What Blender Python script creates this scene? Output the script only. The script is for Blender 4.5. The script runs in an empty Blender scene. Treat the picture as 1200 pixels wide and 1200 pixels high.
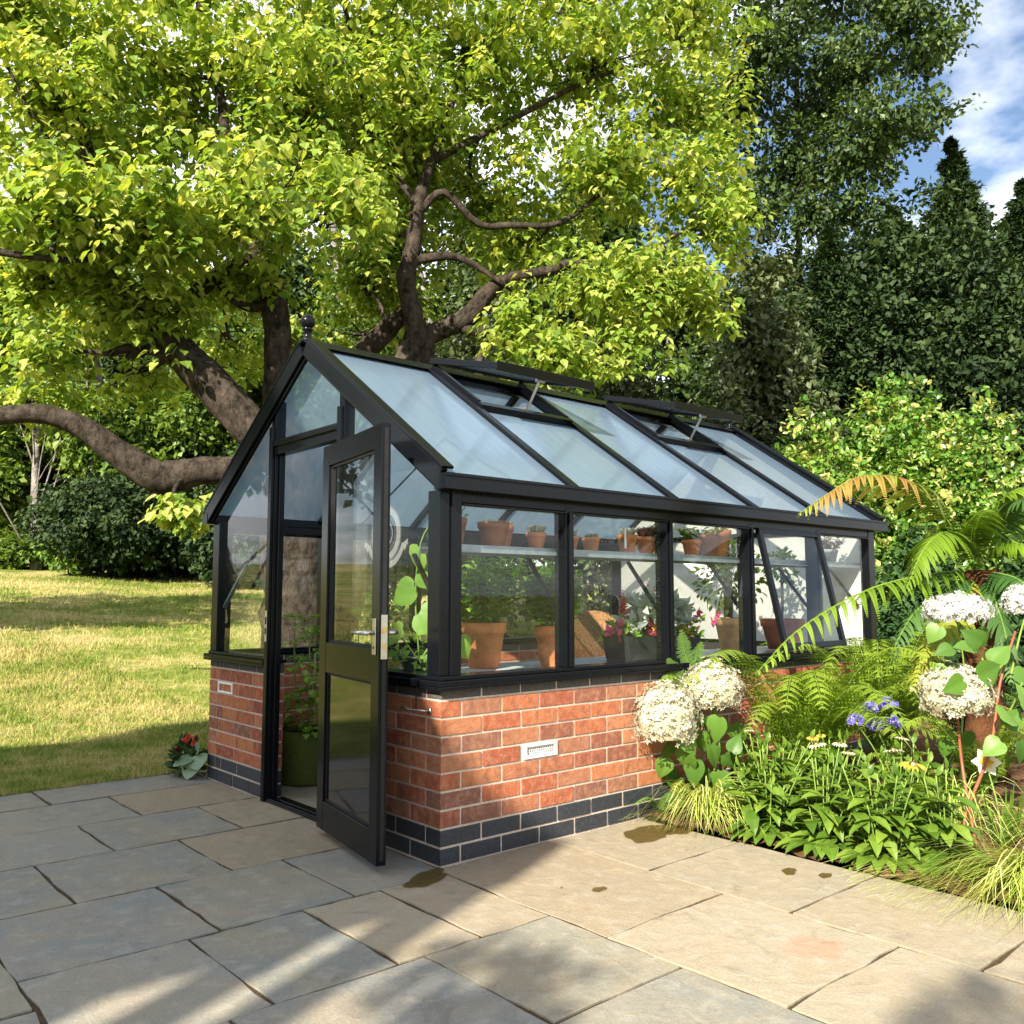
import bpy, math, random
import numpy as np
from mathutils import Vector, Matrix

# ---------------------------------------------------------------- camera, sky, sun, exposure
SC = bpy.context.scene
COL = SC.collection
R = math.radians
CAM = np.array([-2.2508, -3.0332, 1.1147]); YAW, PITCH, FPX = .854, .0936, 1040.0
FW = np.array([math.cos(YAW)*math.cos(PITCH), math.sin(YAW)*math.cos(PITCH), math.sin(PITCH)])
RT = np.array([math.sin(YAW), -math.cos(YAW), 0.0]); UP = np.cross(RT, FW)
cd = bpy.data.cameras.new('camera'); cam = bpy.data.objects.new('camera', cd); COL.objects.link(cam)
cam.location = CAM
cam.rotation_euler = Vector(FW).to_track_quat('-Z', 'Y').to_euler()
cd.sensor_width = 36; cd.lens = 36*FPX/1200; cd.clip_start = .05; cd.clip_end = 3000
SC.camera = cam

SUN_AZ = 24.0      # direction the light travels, degrees from +X
SUN_EL = 33.0
w = bpy.data.worlds.new('World'); SC.world = w; w.use_nodes = True
nt = w.node_tree; nt.nodes.clear()
out = nt.nodes.new('ShaderNodeOutputWorld'); bg = nt.nodes.new('ShaderNodeBackground')
sky = nt.nodes.new('ShaderNodeTexSky'); sky.sky_type = 'NISHITA'; sky.sun_disc = False
sky.sun_elevation = R(SUN_EL); sky.sun_rotation = R(90-(SUN_AZ+180))
sky.air_density = 1.0; sky.dust_density = .6; sky.ozone_density = 1.6
tc = nt.nodes.new('ShaderNodeTexCoord'); sep = nt.nodes.new('ShaderNodeSeparateXYZ')
mx = nt.nodes.new('ShaderNodeMath'); mx.operation = 'ADD'; mx.inputs[1].default_value = .22
dv = nt.nodes.new('ShaderNodeVectorMath'); dv.operation = 'DIVIDE'
cmb = nt.nodes.new('ShaderNodeCombineXYZ')
nz = nt.nodes.new('ShaderNodeTexNoise'); nz.inputs['Scale'].default_value = 1.35
nz.inputs['Detail'].default_value = 7; nz.inputs['Roughness'].default_value = .55
ofs = nt.nodes.new('ShaderNodeVectorMath'); ofs.operation = 'ADD'; ofs.inputs[1].default_value = (3.1, 1.7, .4)
rp = nt.nodes.new('ShaderNodeValToRGB'); rp.color_ramp.elements[0].position = .43; rp.color_ramp.elements[1].position = .57
mixc = nt.nodes.new('ShaderNodeMixRGB'); mixc.inputs[2].default_value = (10.5, 10.6, 11.0, 1)
L = nt.links.new
L(tc.outputs['Generated'], sep.inputs[0]); L(sep.outputs['Z'], mx.inputs[0])
for i in range(3): L(mx.outputs[0], cmb.inputs[i])
L(tc.outputs['Generated'], dv.inputs[0]); L(cmb.outputs[0], dv.inputs[1])
L(dv.outputs[0], ofs.inputs[0]); L(ofs.outputs[0], nz.inputs['Vector']); L(nz.outputs[0], rp.inputs[0])
L(rp.outputs[0], mixc.inputs[0]); L(sky.outputs[0], mixc.inputs[1]); L(mixc.outputs[0], bg.inputs[0])
bg.inputs[1].default_value = .066; L(bg.outputs[0], out.inputs[0])

sd = bpy.data.lights.new('sun', 'SUN'); sd.energy = 5.0; sd.angle = R(.5); sd.color = (1, .90, .74)
sun = bpy.data.objects.new('sun', sd); COL.objects.link(sun)
LDIR = Vector((math.cos(R(SUN_AZ))*math.cos(R(SUN_EL)), math.sin(R(SUN_AZ))*math.cos(R(SUN_EL)), -math.sin(R(SUN_EL))))
sun.rotation_euler = LDIR.to_track_quat('-Z', 'Y').to_euler()
vs = SC.view_settings; vs.view_transform = 'Standard'; vs.look = 'None'; vs.exposure = 1.56; vs.gamma = 1
SC.cycles.max_bounces = 9; SC.cycles.transparent_max_bounces = 24; SC.cycles.diffuse_bounces = 3
SC.cycles.glossy_bounces = 4; SC.cycles.transmission_bounces = 6; SC.cycles.use_denoising = True
SC.cycles.sample_clamp_indirect = 6; SC.cycles.caustics_reflective = False; SC.cycles.caustics_refractive = False

random.seed(7); RNG = np.random.default_rng(11)
def at(px, py, depth):                      # photograph pixel + distance ahead of the camera -> place in the garden
    return CAM + (FW + RT*(px-600)/FPX - UP*(py-600)/FPX)*depth
def nrm(v): v = np.asarray(v, float); return v/(np.linalg.norm(v, axis=-1, keepdims=True)+1e-9)

# ---------------------------------------------------------------- object helpers
def tag(o, label=None, cat=None, group=None, kind=None):
    if label: o['label'] = label
    if cat: o['category'] = cat
    if group: o['group'] = group
    if kind: o['kind'] = kind
    return o
def thing(name, label, cat, loc=(0, 0, 0), group=None):
    o = bpy.data.objects.new(name, None); COL.objects.link(o); o.location = loc; o.empty_display_size = .1
    bpy.context.view_layer.update() if False else None
    return tag(o, label, cat, group)
def link_mesh(name, me, parent=None, mats=()):
    o = bpy.data.objects.new(name, me); COL.objects.link(o)
    for m in mats: me.materials.append(m)
    if parent is not None:
        o.parent = parent
        base = parent
        off = Vector((0, 0, 0))
        while base is not None: off += Vector(base.location); base = base.parent
        me.transform(Matrix.Translation(-off))    # meshes are written in world space; keep the thing's own origin
    return o
def raw_mesh(name, V, loops, starts, mat_idx=None, rnd=None, smooth=False):
    me = bpy.data.meshes.new(name)
    V = np.ascontiguousarray(V, dtype=np.float32)
    me.vertices.add(len(V)); me.vertices.foreach_set('co', V.ravel())
    me.loops.add(len(loops)); me.loops.foreach_set('vertex_index', np.asarray(loops, dtype=np.int32))
    me.polygons.add(len(starts)); me.polygons.foreach_set('loop_start', np.asarray(starts, dtype=np.int32))
    if mat_idx is not None: me.polygons.foreach_set('material_index', np.asarray(mat_idx, dtype=np.int32))
    me.polygons.foreach_set('use_smooth', np.full(len(starts), bool(smooth)))
    if rnd is not None:
        a = me.attributes.new('rnd', 'FLOAT', 'FACE'); a.data.foreach_set('value', np.asarray(rnd, dtype=np.float32))
    me.update(calc_edges=True); me.validate()
    return me
class MB:
    def __init__(s): s.v = []; s.f = []; s.m = []; s.r = []; s.mi = 0; s.rv = .5
    def add(s, vs, fs):
        b = len(s.v); s.v += [tuple(float(c) for c in p) for p in vs]
        for f in fs: s.f.append([b+i for i in f]); s.m.append(s.mi); s.r.append(s.rv)
    def box(s, a, b):
        x0, y0, z0 = [min(p, q) for p, q in zip(a, b)]; x1, y1, z1 = [max(p, q) for p, q in zip(a, b)]
        s.add([(x0,y0,z0),(x1,y0,z0),(x1,y1,z0),(x0,y1,z0),(x0,y0,z1),(x1,y0,z1),(x1,y1,z1),(x0,y1,z1)],
              [(0,3,2,1),(4,5,6,7),(0,1,5,4),(1,2,6,5),(2,3,7,6),(3,0,4,7)])
    def beam(s, p, q, side, up, w, h, off=(0, 0)):          # a bar from p to q, w along side, h along up
        p, q = np.array(p, float), np.array(q, float); a = nrm(side); u = nrm(up)
        o = a*off[0]+u*off[1]
        vs = [c+o+a*sx*w/2+u*sy*h/2 for c in (p, q) for sx, sy in ((-1,-1),(1,-1),(1,1),(-1,1))]
        s.add(vs, [(3,2,1,0),(4,5,6,7),(0,1,5,4),(1,2,6,5),(2,3,7,6),(3,0,4,7)])
    def tube(s, pts, rad, n=8, cap=True, wob=0):
        P = np.array(pts, float); k = len(P); rad = np.full(k, rad, float) if np.isscalar(rad) else np.array(rad, float)
        T = nrm(np.gradient(P, axis=0)); ref = np.array([0, 0, 1.0]) if abs(T[0][2]) < .9 else np.array([1.0, 0, 0])
        vs = []; a = nrm(np.cross(T[0], ref))
        for i in range(k):
            a = nrm(a-T[i]*np.dot(a, T[i])); b = np.cross(T[i], a)
            for j in range(n):
                th = 2*math.pi*j/n; rr = rad[i]*(1+(wob*random.uniform(-1, 1) if wob else 0))
                vs.append(P[i]+(a*math.cos(th)+b*math.sin(th))*rr)
        fs = [(i*n+j, i*n+(j+1) % n, (i+1)*n+(j+1) % n, (i+1)*n+j) for i in range(k-1) for j in range(n)]
        if cap: fs += [tuple(range(n-1, -1, -1)), tuple((k-1)*n+j for j in range(n))]
        s.add(vs, fs)
    def lathe(s, prof, c, n=20, ax=2):
        vs = []; fs = []
        for r, z in prof:
            for j in range(n):
                th = 2*math.pi*j/n; vs.append((c[0]+r*math.cos(th), c[1]+r*math.sin(th), c[2]+z))
        for i in range(len(prof)-1):
            for j in range(n): fs.append((i*n+j, i*n+(j+1) % n, (i+1)*n+(j+1) % n, (i+1)*n+j))
        fs.append(tuple(range(n-1, -1, -1))); fs.append(tuple((len(prof)-1)*n+j for j in range(n)))
        s.add(vs, fs)
    def prism(s, poly, d):                                    # polygon (3D points) swept by vector d
        k = len(poly); d = np.array(d, float)
        vs = [np.array(p, float) for p in poly]+[np.array(p, float)+d for p in poly]
        s.add(vs, [tuple(range(k-1, -1, -1)), tuple(range(k, 2*k))]+[(i, (i+1) % k, k+(i+1) % k, k+i) for i in range(k)])
    def build(s, name, mats, parent=None, smooth=False, bevel=0, fix=True):
        loops = [i for f in s.f for i in f]; st = np.cumsum([0]+[len(f) for f in s.f[:-1]])
        me = raw_mesh(name, np.array(s.v), loops, st, s.m, s.r, smooth)
        if fix:
            import bmesh
            bm = bmesh.new(); bm.from_mesh(me); bmesh.ops.recalc_face_normals(bm, faces=bm.faces); bm.to_mesh(me); bm.free()
        o = link_mesh(name, me, parent, mats if isinstance(mats, (list, tuple)) else [mats])
        if bevel:
            b = o.modifiers.new('bevel', 'BEVEL'); b.width = bevel; b.segments = 2; b.limit_method = 'ANGLE'
        if smooth == 'auto': pass
        return o
class LF:                                                     # many small leaf shapes in one mesh
    def __init__(s): s.V = []; s.L = []; s.S = []; s.R = []; s.M = []; s.nv = 0; s.nl = 0
    def add(s, tv, tf, pos, ydir, zdir, size, rnd, wid=None, mi=0):
        pos = np.asarray(pos, float); n = len(pos)
        if n == 0: return
        y = nrm(ydir); x = nrm(np.cross(y, zdir)); z = np.cross(x, y)
        size = np.broadcast_to(np.asarray(size, float), (n,)); wid = size if wid is None else np.broadcast_to(np.asarray(wid, float), (n,))
        tv = np.asarray(tv, float); k = len(tv)
        V = pos[:, None]+x[:, None]*(tv[None, :, 0:1]*wid[:, None, None])+y[:, None]*(tv[None, :, 1:2]*size[:, None, None])+z[:, None]*(tv[None, :, 2:3]*size[:, None, None])
        fl = np.array([i for f in tf for i in f]); ln = np.array([len(f) for f in tf])
        s.V.append(V.reshape(-1, 3)); s.L.append((fl[None]+s.nv+np.arange(n)[:, None]*k).ravel())
        st = np.concatenate([[0], np.cumsum(ln)[:-1]])
        s.S.append((st[None]+s.nl+np.arange(n)[:, None]*len(fl)).ravel())
        s.R.append(np.repeat(np.broadcast_to(np.asarray(rnd, float), (n,)), len(tf))); s.M.append(np.full(n*len(tf), mi))
        s.nv += n*k; s.nl += n*len(fl)
    def build(s, name, mats, parent=None, smooth=False):
        me = raw_mesh(name, np.concatenate(s.V), np.concatenate(s.L), np.concatenate(s.S), np.concatenate(s.M), np.concatenate(s.R), smooth)
        return link_mesh(name, me, parent, mats if isinstance(mats, (list, tuple)) else [mats])
# leaf outlines: x half-width, y along the leaf, z droop
HEART = ([(0,0,0),(-.40,.16,.05),(-.44,.42,.05),(-.22,.75,.0),(0,1.02,-.14),(.22,.75,.0),(.44,.42,.05),(.40,.16,.05),(0,.45,-.05)],
         [(0,8,2,1),(8,4,3,2),(0,7,6,8),(8,6,5,4)])
OVAL = ([(0,0,0),(-.30,.35,.06),(-.24,.7,.04),(0,1,-.12),(.24,.7,.04),(.30,.35,.06),(0,.5,-.02)], [(0,6,2,1),(6,3,2),(0,5,4,6),(6,4,3)])
RHOMB = ([(0,0,0),(-.33,.45,.05),(0,1,-.06),(.33,.45,.05)], [(0,3,2,1)])
LANCE = ([(0,0,0),(-.13,.25,.10),(-.15,.5,.13),(-.08,.8,.06),(0,1,-.06),(.08,.8,.06),(.15,.5,.13),(.13,.25,.10),(0,.25,.07),(0,.5,.10),(0,.8,.03)],
         [(0,8,1),(8,9,2,1),(9,10,3,2),(10,4,3),(0,7,8),(8,7,6,9),(9,6,5,10),(10,5,4)])
BLADE = ([(-.5,0,0),(.5,0,0),(.36,.55,.06),(-.36,.55,.06),(0,1,.22)], [(0,1,2,3),(3,2,4)])
PETAL4 = ([(0,0,0),(.5,.15,.1),(.62,.62,.16),(.15,.5,.1),(-.15,.5,.1),(-.62,.62,.16),(-.5,.15,.1),(-.5,-.15,.1),(-.62,-.62,.16),(-.15,-.5,.1),(.15,-.5,.1),(.62,-.62,.16),(.5,-.15,.1)],
          [(0,1,2,3),(0,4,5,6),(0,7,8,9),(0,10,11,12)])
def bigleaf(outline, fold=.22, droop=.25, rip=.03, nu=8):        # finely curved leaf blade with a folded midrib and rippled veins
    V = []; F = []; m = len(outline)
    for q, (y, hw) in enumerate(outline):
        for i in range(nu+1):
            u = 2*i/nu-1; au = abs(u); V.append((u*hw, y-(.10*au**2 if q < m-2 else 0)*(1-y)*.6, fold*hw*au-.35*fold*hw*au*au-droop*y*y+rip*math.sin(y*22+au*5)*au*(1-au*.3)*hw*2))
    for q in range(m-1):
        for i in range(nu): a = q*(nu+1)+i; F.append((a, a+1, a+nu+2, a+nu+1))
    return V, F
BIGHEART = bigleaf([(-.06,.16),(.0,.32),(.08,.41),(.18,.46),(.3,.47),(.42,.44),(.54,.38),(.66,.30),(.78,.21),(.88,.12),(.96,.05),(1.04,.0)])
BIGROUND = bigleaf([(-.08,.18),(.0,.36),(.1,.47),(.22,.53),(.36,.55),(.5,.52),(.63,.45),(.75,.36),(.86,.24),(.94,.12),(1.0,.03)], .15, .15, .025)
def rvec(n): return nrm(RNG.normal(size=(n, 3)))

# ---------------------------------------------------------------- materials
def mat(name):
    m = bpy.data.materials.new(name); m.use_nodes = True; n = m.node_tree; n.nodes.clear()
    o = n.nodes.new('ShaderNodeOutputMaterial'); return m, n, o
def N(n, t, **k):
    x = n.nodes.new('ShaderNode'+t)
    for a, b in k.items():
        if a in x.inputs: x.inputs[a].default_value = b
        else: setattr(x, a, b)
    return x
def ramp(n, stops, fac, interp='LINEAR'):
    r = n.nodes.new('ShaderNodeValToRGB'); e = r.color_ramp; e.interpolation = interp
    while len(e.elements) < len(stops): e.elements.new(.5)
    for el, (p, c) in zip(e.elements, stops): el.position = p; el.color = (*c, 1)
    n.links.new(fac, r.inputs[0]); return r.outputs[0]
def rnd_attr(n): a = n.nodes.new('ShaderNodeAttribute'); a.attribute_name = 'rnd'; return a.outputs['Fac']
def noise(n, scale, detail=4, rough=.55, vec=None, dist=0):
    t = N(n, 'TexNoise'); t.inputs['Scale'].default_value = scale; t.inputs['Detail'].default_value = detail
    t.inputs['Roughness'].default_value = rough; t.inputs['Distortion'].default_value = dist
    if vec is None: g = n.nodes.new('ShaderNodeNewGeometry'); vec = g.outputs['Position']
    n.links.new(vec, t.inputs['Vector']); return t.outputs[0]
def mixrgb(n, fac, a, b, mode='MIX'):
    x = n.nodes.new('ShaderNodeMixRGB'); x.blend_type = mode
    for i, v in ((0, fac), (1, a), (2, b)):
        if hasattr(v, 'is_linked') or hasattr(v, 'links'): n.links.new(v, x.inputs[i])
        elif i == 0: x.inputs[0].default_value = v
        else: x.inputs[i].default_value = (*v, 1)
    return x.outputs[0]
def math_(n, op, a, b):
    x = n.nodes.new('ShaderNodeMath'); x.operation = op
    for i, v in ((0, a), (1, b)):
        if isinstance(v, (int, float)): x.inputs[i].default_value = v
        else: n.links.new(v, x.inputs[i])
    return x.outputs[0]
def bump(n, h, strength=.4, dist=.01):
    b = N(n, 'Bump', Strength=strength, Distance=dist); n.links.new(h, b.inputs['Height']); return b.outputs[0]
def princ(n, o, col=None, rough=.5, spec=.5, metal=0, normal=None, coat=0):
    p = n.nodes.new('ShaderNodeBsdfPrincipled')
    if col is not None:
        if isinstance(col, tuple): p.inputs['Base Color'].default_value = (*col, 1)
        else: n.links.new(col, p.inputs['Base Color'])
    if isinstance(rough, (int, float)): p.inputs['Roughness'].default_value = rough
    else: n.links.new(rough, p.inputs['Roughness'])
    p.inputs['Specular IOR Level'].default_value = spec; p.inputs['Metallic'].default_value = metal
    p.inputs['Coat Weight'].default_value = coat; p.inputs['Coat Roughness'].default_value = .08
    if normal is not None: n.links.new(normal, p.inputs['Normal'])
    if o is not None: n.links.new(p.outputs[0], o.inputs[0])
    return p
def simple(name, col, rough=.5, spec=.5, metal=0, var=.25, scale=30, bmp=.15, coat=0):
    m, n, o = mat(name); f = noise(n, scale)
    lo = tuple(c*(1-var) for c in col); hi = tuple(min(1, c*(1+var)) for c in col)
    princ(n, o, ramp(n, [(.3, lo), (.7, hi)], f), rough, spec, metal, bump(n, f, bmp, .004) if bmp else None, coat); return m
def leafmat(name, cols, trans=.35, rough=.45, spec=.35, tcol=None):
    m, n, o = mat(name); c = ramp(n, [(i/(len(cols)-1), k) for i, k in enumerate(cols)], rnd_attr(n))
    p = princ(n, None, c, rough, spec); t = n.nodes.new('ShaderNodeBsdfTranslucent')
    tc_ = mixrgb(n, 1, c, tcol or (1.35, 1.25, .55), 'MULTIPLY'); n.links.new(tc_, t.inputs[0])
    mx = N(n, 'MixShader'); mx.inputs[0].default_value = trans
    n.links.new(p.outputs[0], mx.inputs[1]); n.links.new(t.outputs[0], mx.inputs[2]); n.links.new(mx.outputs[0], o.inputs[0]); return m
M = {}
M['black'] = simple('black_powder_coat', (.0045, .0055, .0075), .20, .17, 0, .15, 80, .02, .0)
M['black_matt'] = simple('black_seal', (.010, .010, .011), .6, .3)
M['steel'] = simple('brushed_steel', (.55, .53, .5), .3, .5, 1, .1, 60, .05)
M['galv'] = simple('galvanised_shelf', (.26, .30, .34), .42, .5, .5, .15, 25, .05)
M['brass'] = simple('brass', (.6, .45, .2), .3, .5, 1, .1)
def brickmat():
    m, n, o = mat('red_brick'); r = rnd_attr(n)
    base = ramp(n, [(0, (.24, .065, .042)), (.22, (.37, .11, .052)), (.42, (.43, .16, .07)), (.6, (.33, .145, .08)), (.74, (.20, .095, .07)), (.86, (.28, .08, .045)), (1, (.46, .21, .11))], r)
    f = noise(n, 26, 7, .7); f2 = noise(n, 17, 6, .65, None, .3); f3 = noise(n, 160, 3, .6)
    c = mixrgb(n, ramp(n, [(.46, (0,0,0)), (.66, (.8,.8,.8))], f), base, (.42, .21, .125))
    c = mixrgb(n, ramp(n, [(.50, (0,0,0)), (.66, (.6,.6,.6))], f2), c, (.15, .068, .048))
    h = math_(n, 'ADD', f, math_(n, 'MULTIPLY', f3, .4))
    princ(n, o, c, .9, .15, 0, bump(n, h, .9, .008)); return m
M['brick'] = brickmat()
def bluebrick():
    m, n, o = mat('blue_black_brick'); f = noise(n, 60, 5, .6)
    c = ramp(n, [(.3, (.018, .021, .027)), (.6, (.035, .04, .05)), (.76, (.06, .065, .075)), (.86, (.25, .24, .22))], f)
    princ(n, o, c, .5, .4, 0, bump(n, f, .5, .004)); return m
M['bluebrick'] = bluebrick()
M['topbrick'] = simple('grey_coping_brick', (.075, .068, .062), .8, .2, 0, .25, 60, .4)
M['mortar'] = simple('mortar', (.52, .43, .36), .95, .1, 0, .2, 90, .5)
M['render'] = simple('white_render', (.78, .76, .72), .9, .2, 0, .05, 40, .2)
M['whiteplastic'] = simple('white_vent_plastic', (.78, .76, .72), .5, .4, 0, .05, 40, .05)
M['dark'] = simple('dark_hole', (.02, .02, .02), .9, .1)
def glassmat(name, haze=0, hazecol=(.8, .84, .86), tint=(.93, .97, .95), streak=False):
    m, n, o = mat(name)
    tr = n.nodes.new('ShaderNodeBsdfTransparent'); tr.inputs[0].default_value = (*tint, 1)
    gl = n.nodes.new('ShaderNodeBsdfGlossy'); gl.inputs['Roughness'].default_value = .16 if haze > .2 else .015
    lw = N(n, 'LayerWeight'); lw.inputs['Blend'].default_value = .5; fac = math_(n, 'ADD', math_(n, 'MULTIPLY', math_(n, 'POWER', lw.outputs['Facing'], 4.5), 1.2), .034)
    fac = math_(n, 'MINIMUM', fac, 1.0)
    a = tr.outputs[0]
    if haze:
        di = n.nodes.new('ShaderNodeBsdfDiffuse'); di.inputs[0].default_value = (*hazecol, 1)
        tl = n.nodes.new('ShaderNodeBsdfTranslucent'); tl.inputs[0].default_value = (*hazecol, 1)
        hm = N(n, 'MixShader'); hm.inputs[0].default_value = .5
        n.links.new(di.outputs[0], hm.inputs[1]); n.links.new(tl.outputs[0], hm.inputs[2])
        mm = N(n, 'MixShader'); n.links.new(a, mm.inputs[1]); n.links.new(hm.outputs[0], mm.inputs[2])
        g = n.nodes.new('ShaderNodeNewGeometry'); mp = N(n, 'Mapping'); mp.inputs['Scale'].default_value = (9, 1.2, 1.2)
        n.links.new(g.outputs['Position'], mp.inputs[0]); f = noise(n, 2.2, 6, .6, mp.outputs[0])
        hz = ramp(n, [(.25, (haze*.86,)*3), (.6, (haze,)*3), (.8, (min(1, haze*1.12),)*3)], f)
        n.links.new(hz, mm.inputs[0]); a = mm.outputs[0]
    mx = N(n, 'MixShader'); n.links.new(fac, mx.inputs[0]); n.links.new(a, mx.inputs[1]); n.links.new(gl.outputs[0], mx.inputs[2])
    n.links.new(mx.outputs[0], o.inputs[0]); return m
M['glass'] = glassmat('clear_glass', .008)
M['roofglass'] = glassmat('sky_tinted_roof_glass', .70, (.31, .45, .63))  # shading-wash haze; its blue puts the sky's reflection into the colour
M['etch'] = simple('etched_glass_white', (.8, .82, .82), .8, .2, 0, .03, 40, 0)
def etchmat():
    m, n, o = mat('etched_glass_frost'); d = n.nodes.new('ShaderNodeBsdfDiffuse'); d.inputs[0].default_value = (.8, .82, .82, 1); t = n.nodes.new('ShaderNodeBsdfTransparent')
    x = N(n, 'MixShader'); x.inputs[0].default_value = .13; n.links.new(t.outputs[0], x.inputs[1]); n.links.new(d.outputs[0], x.inputs[2]); n.links.new(x.outputs[0], o.inputs[0]); return m
M['etch'] = etchmat()
def flagmat():
    m, n, o = mat('sandstone_flags'); r = rnd_attr(n)
    base = ramp(n, [(0, (.175, .19, .18)), (.2, (.22, .215, .17)), (.4, (.26, .235, .175)), (.6, (.25, .21, .145)), (.8, (.30, .265, .195)), (1, (.19, .20, .19))], r)
    f = noise(n, 2.6, 7, .62, None, .6); f2 = noise(n, 14, 6, .6, None, .4); f3 = noise(n, 120, 4, .6)
    c = mixrgb(n, ramp(n, [(.40, (0,0,0)), (.66, (.6,.6,.6))], f), base, (.30, .24, .155))
    c = mixrgb(n, ramp(n, [(.50, (0,0,0)), (.72, (.55,.55,.55))], f2), c, (.34, .32, .265))
    f4 = noise(n, 5, 8, .7, None, 1.5); c = mixrgb(n, ramp(n, [(.30, (.65,.65,.65)), (.44, (0,0,0))], f4), c, (.15, .13, .095))
    c = mixrgb(n, .45, c, ramp(n, [(.3, (.55,.55,.55)), (.7, (1.1,1.1,1.1))], f3), 'MULTIPLY')
    g = n.nodes.new('ShaderNodeNewGeometry')                # an iron-red stain in one of the flags
    vd = N(n, 'VectorMath', operation='DISTANCE'); vd.inputs[1].default_value = (.40, -1.46, 0); n.links.new(g.outputs['Position'], vd.inputs[0])
    dd = math_(n, 'ADD', vd.outputs['Value'], math_(n, 'MULTIPLY', f2, .2))
    c = mixrgb(n, ramp(n, [(.165, (.45,)*3), (.215, (0,0,0))], dd), c, (.32, .17, .105))
    h = math_(n, 'ADD', f2, math_(n, 'MULTIPLY', f3, .25))
    princ(n, o, c, ramp(n, [(.3, (.62,)*3), (.7, (.85,)*3)], f2), .3, 0, bump(n, h, .8, .008)); return m
M['flag'] = flagmat()
M['joint'] = simple('joint_sand', (.06, .043, .026), .95, .1, 0, .35, 120, .5)
def wetmat():
    m, n, o = mat('wet_stone'); f = noise(n, 30, 5, .6); t = n.nodes.new('ShaderNodeBsdfTransparent'); t.inputs[0].default_value = (.62, .55, .36, 1)
    p = princ(n, None, (.11, .085, .035), .3, .4); x = N(n, 'MixShader'); n.links.new(ramp(n, [(.3, (.2,)*3), (.7, (.55,)*3)], f), x.inputs[0])
    n.links.new(t.outputs[0], x.inputs[1]); n.links.new(p.outputs[0], x.inputs[2]); n.links.new(x.outputs[0], o.inputs[0]); return m
M['wet'] = wetmat()
M['soil'] = simple('dark_soil', (.10, .055, .03), .95, .1, 0, .5, 60, 1.0)
def lawnmat():
    m, n, o = mat('dry_lawn'); f = noise(n, .55, 5, .6); f2 = noise(n, 5, 5, .6); f3 = noise(n, 50, 3, .6)
    a = math_(n, 'ADD', math_(n, 'MULTIPLY', f, .65), math_(n, 'MULTIPLY', f2, .35))
    c = ramp(n, [(.35, (.09, .15, .022)), (.46, (.18, .22, .04)), (.53, (.34, .31, .11)), (.65, (.46, .38, .18))], a)
    c = mixrgb(n, .5, c, ramp(n, [(.3, (.55,.55,.55)), (.7, (1.1,1.1,1.1))], f3), 'MULTIPLY')
    princ(n, o, c, .95, .1, 0, bump(n, f3, .8, .03)); return m
M['lawn'] = lawnmat()
def grassmat():
    m, n, o = mat('grass_blades'); f = noise(n, .55, 5, .6); f2 = noise(n, 5, 5, .6)
    a = math_(n, 'ADD', math_(n, 'MULTIPLY', f, .65), math_(n, 'MULTIPLY', f2, .35))
    a = math_(n, 'ADD', a, math_(n, 'MULTIPLY', math_(n, 'SUBTRACT', rnd_attr(n), .5), .16))
    c = ramp(n, [(.35, (.11, .185, .025)), (.46, (.21, .26, .045)), (.53, (.39, .35, .12)), (.65, (.52, .43, .20))], a)
    p = princ(n, None, c, .7, .2); t = n.nodes.new('ShaderNodeBsdfTranslucent'); n.links.new(c, t.inputs[0])
    mx = N(n, 'MixShader'); mx.inputs[0].default_value = .3
    n.links.new(p.outputs[0], mx.inputs[1]); n.links.new(t.outputs[0], mx.inputs[2]); n.links.new(mx.outputs[0], o.inputs[0]); return m
M['grass'] = grassmat()
def barkmat(name, a, b, sc=9, bs=1.0):
    m, n, o = mat(name); g = n.nodes.new('ShaderNodeNewGeometry'); mp = N(n, 'Mapping'); mp.inputs['Scale'].default_value = (1, 1, .5)
    n.links.new(g.outputs['Position'], mp.inputs[0]); f = noise(n, sc*2.4, 9, .72, mp.outputs[0], .3); f2 = noise(n, 6, 6, .6)
    c = ramp(n, [(.35, a), (.62, b)], f); c = mixrgb(n, ramp(n, [(.5, (0,0,0)), (.72, (.6,.6,.6))], f2), c, tuple(min(1, k*1.9) for k in b))
    princ(n, o, c, .92, .1, 0, bump(n, f, bs, .04)); return m
M['bark'] = barkmat('brown_bark', (.010, .008, .006), (.085, .068, .054), 7, 1.6)
M['barkgrey'] = barkmat('grey_bark', (.06, .055, .05), (.26, .24, .22), 12)
M['barkdark'] = barkmat('dark_bark', (.02, .015, .01), (.07, .05, .035))
M['fibre'] = barkmat('fibrous_trunk', (.05, .022, .01), (.17, .075, .035), 40)
M['catalpa'] = leafmat('lime_leaf', [(.09, .17, .022), (.18, .285, .04), (.30, .395, .07), (.50, .53, .15)], .5)
M['mid'] = leafmat('mid_green_leaf', [(.05, .10, .012), (.09, .16, .02), (.16, .23, .03)], .35)
M['bright'] = leafmat('bright_shrub_leaf', [(.055, .14, .015), (.10, .22, .025), (.17, .30, .04), (.38, .40, .12)], .35, .35, .5)
M['olive'] = leafmat('olive_leaf', [(.03, .048, .016), (.06, .085, .03), (.11, .135, .055)], .25)
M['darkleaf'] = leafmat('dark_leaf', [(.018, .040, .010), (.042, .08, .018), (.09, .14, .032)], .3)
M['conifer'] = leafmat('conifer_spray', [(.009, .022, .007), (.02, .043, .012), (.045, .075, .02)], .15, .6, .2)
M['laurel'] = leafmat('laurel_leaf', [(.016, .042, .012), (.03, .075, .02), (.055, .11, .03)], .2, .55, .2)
M['fern'] = leafmat('fern_green', [(.11, .21, .018), (.19, .31, .025), (.28, .38, .04)], .45)
M['ferndark'] = leafmat('fern_dark', [(.05, .13, .03), (.09, .19, .045), (.15, .26, .06)], .4)
M['fernyellow'] = leafmat('fern_yellowing', [(.24, .30, .03), (.36, .38, .05), (.45, .42, .06)], .45)
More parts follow.
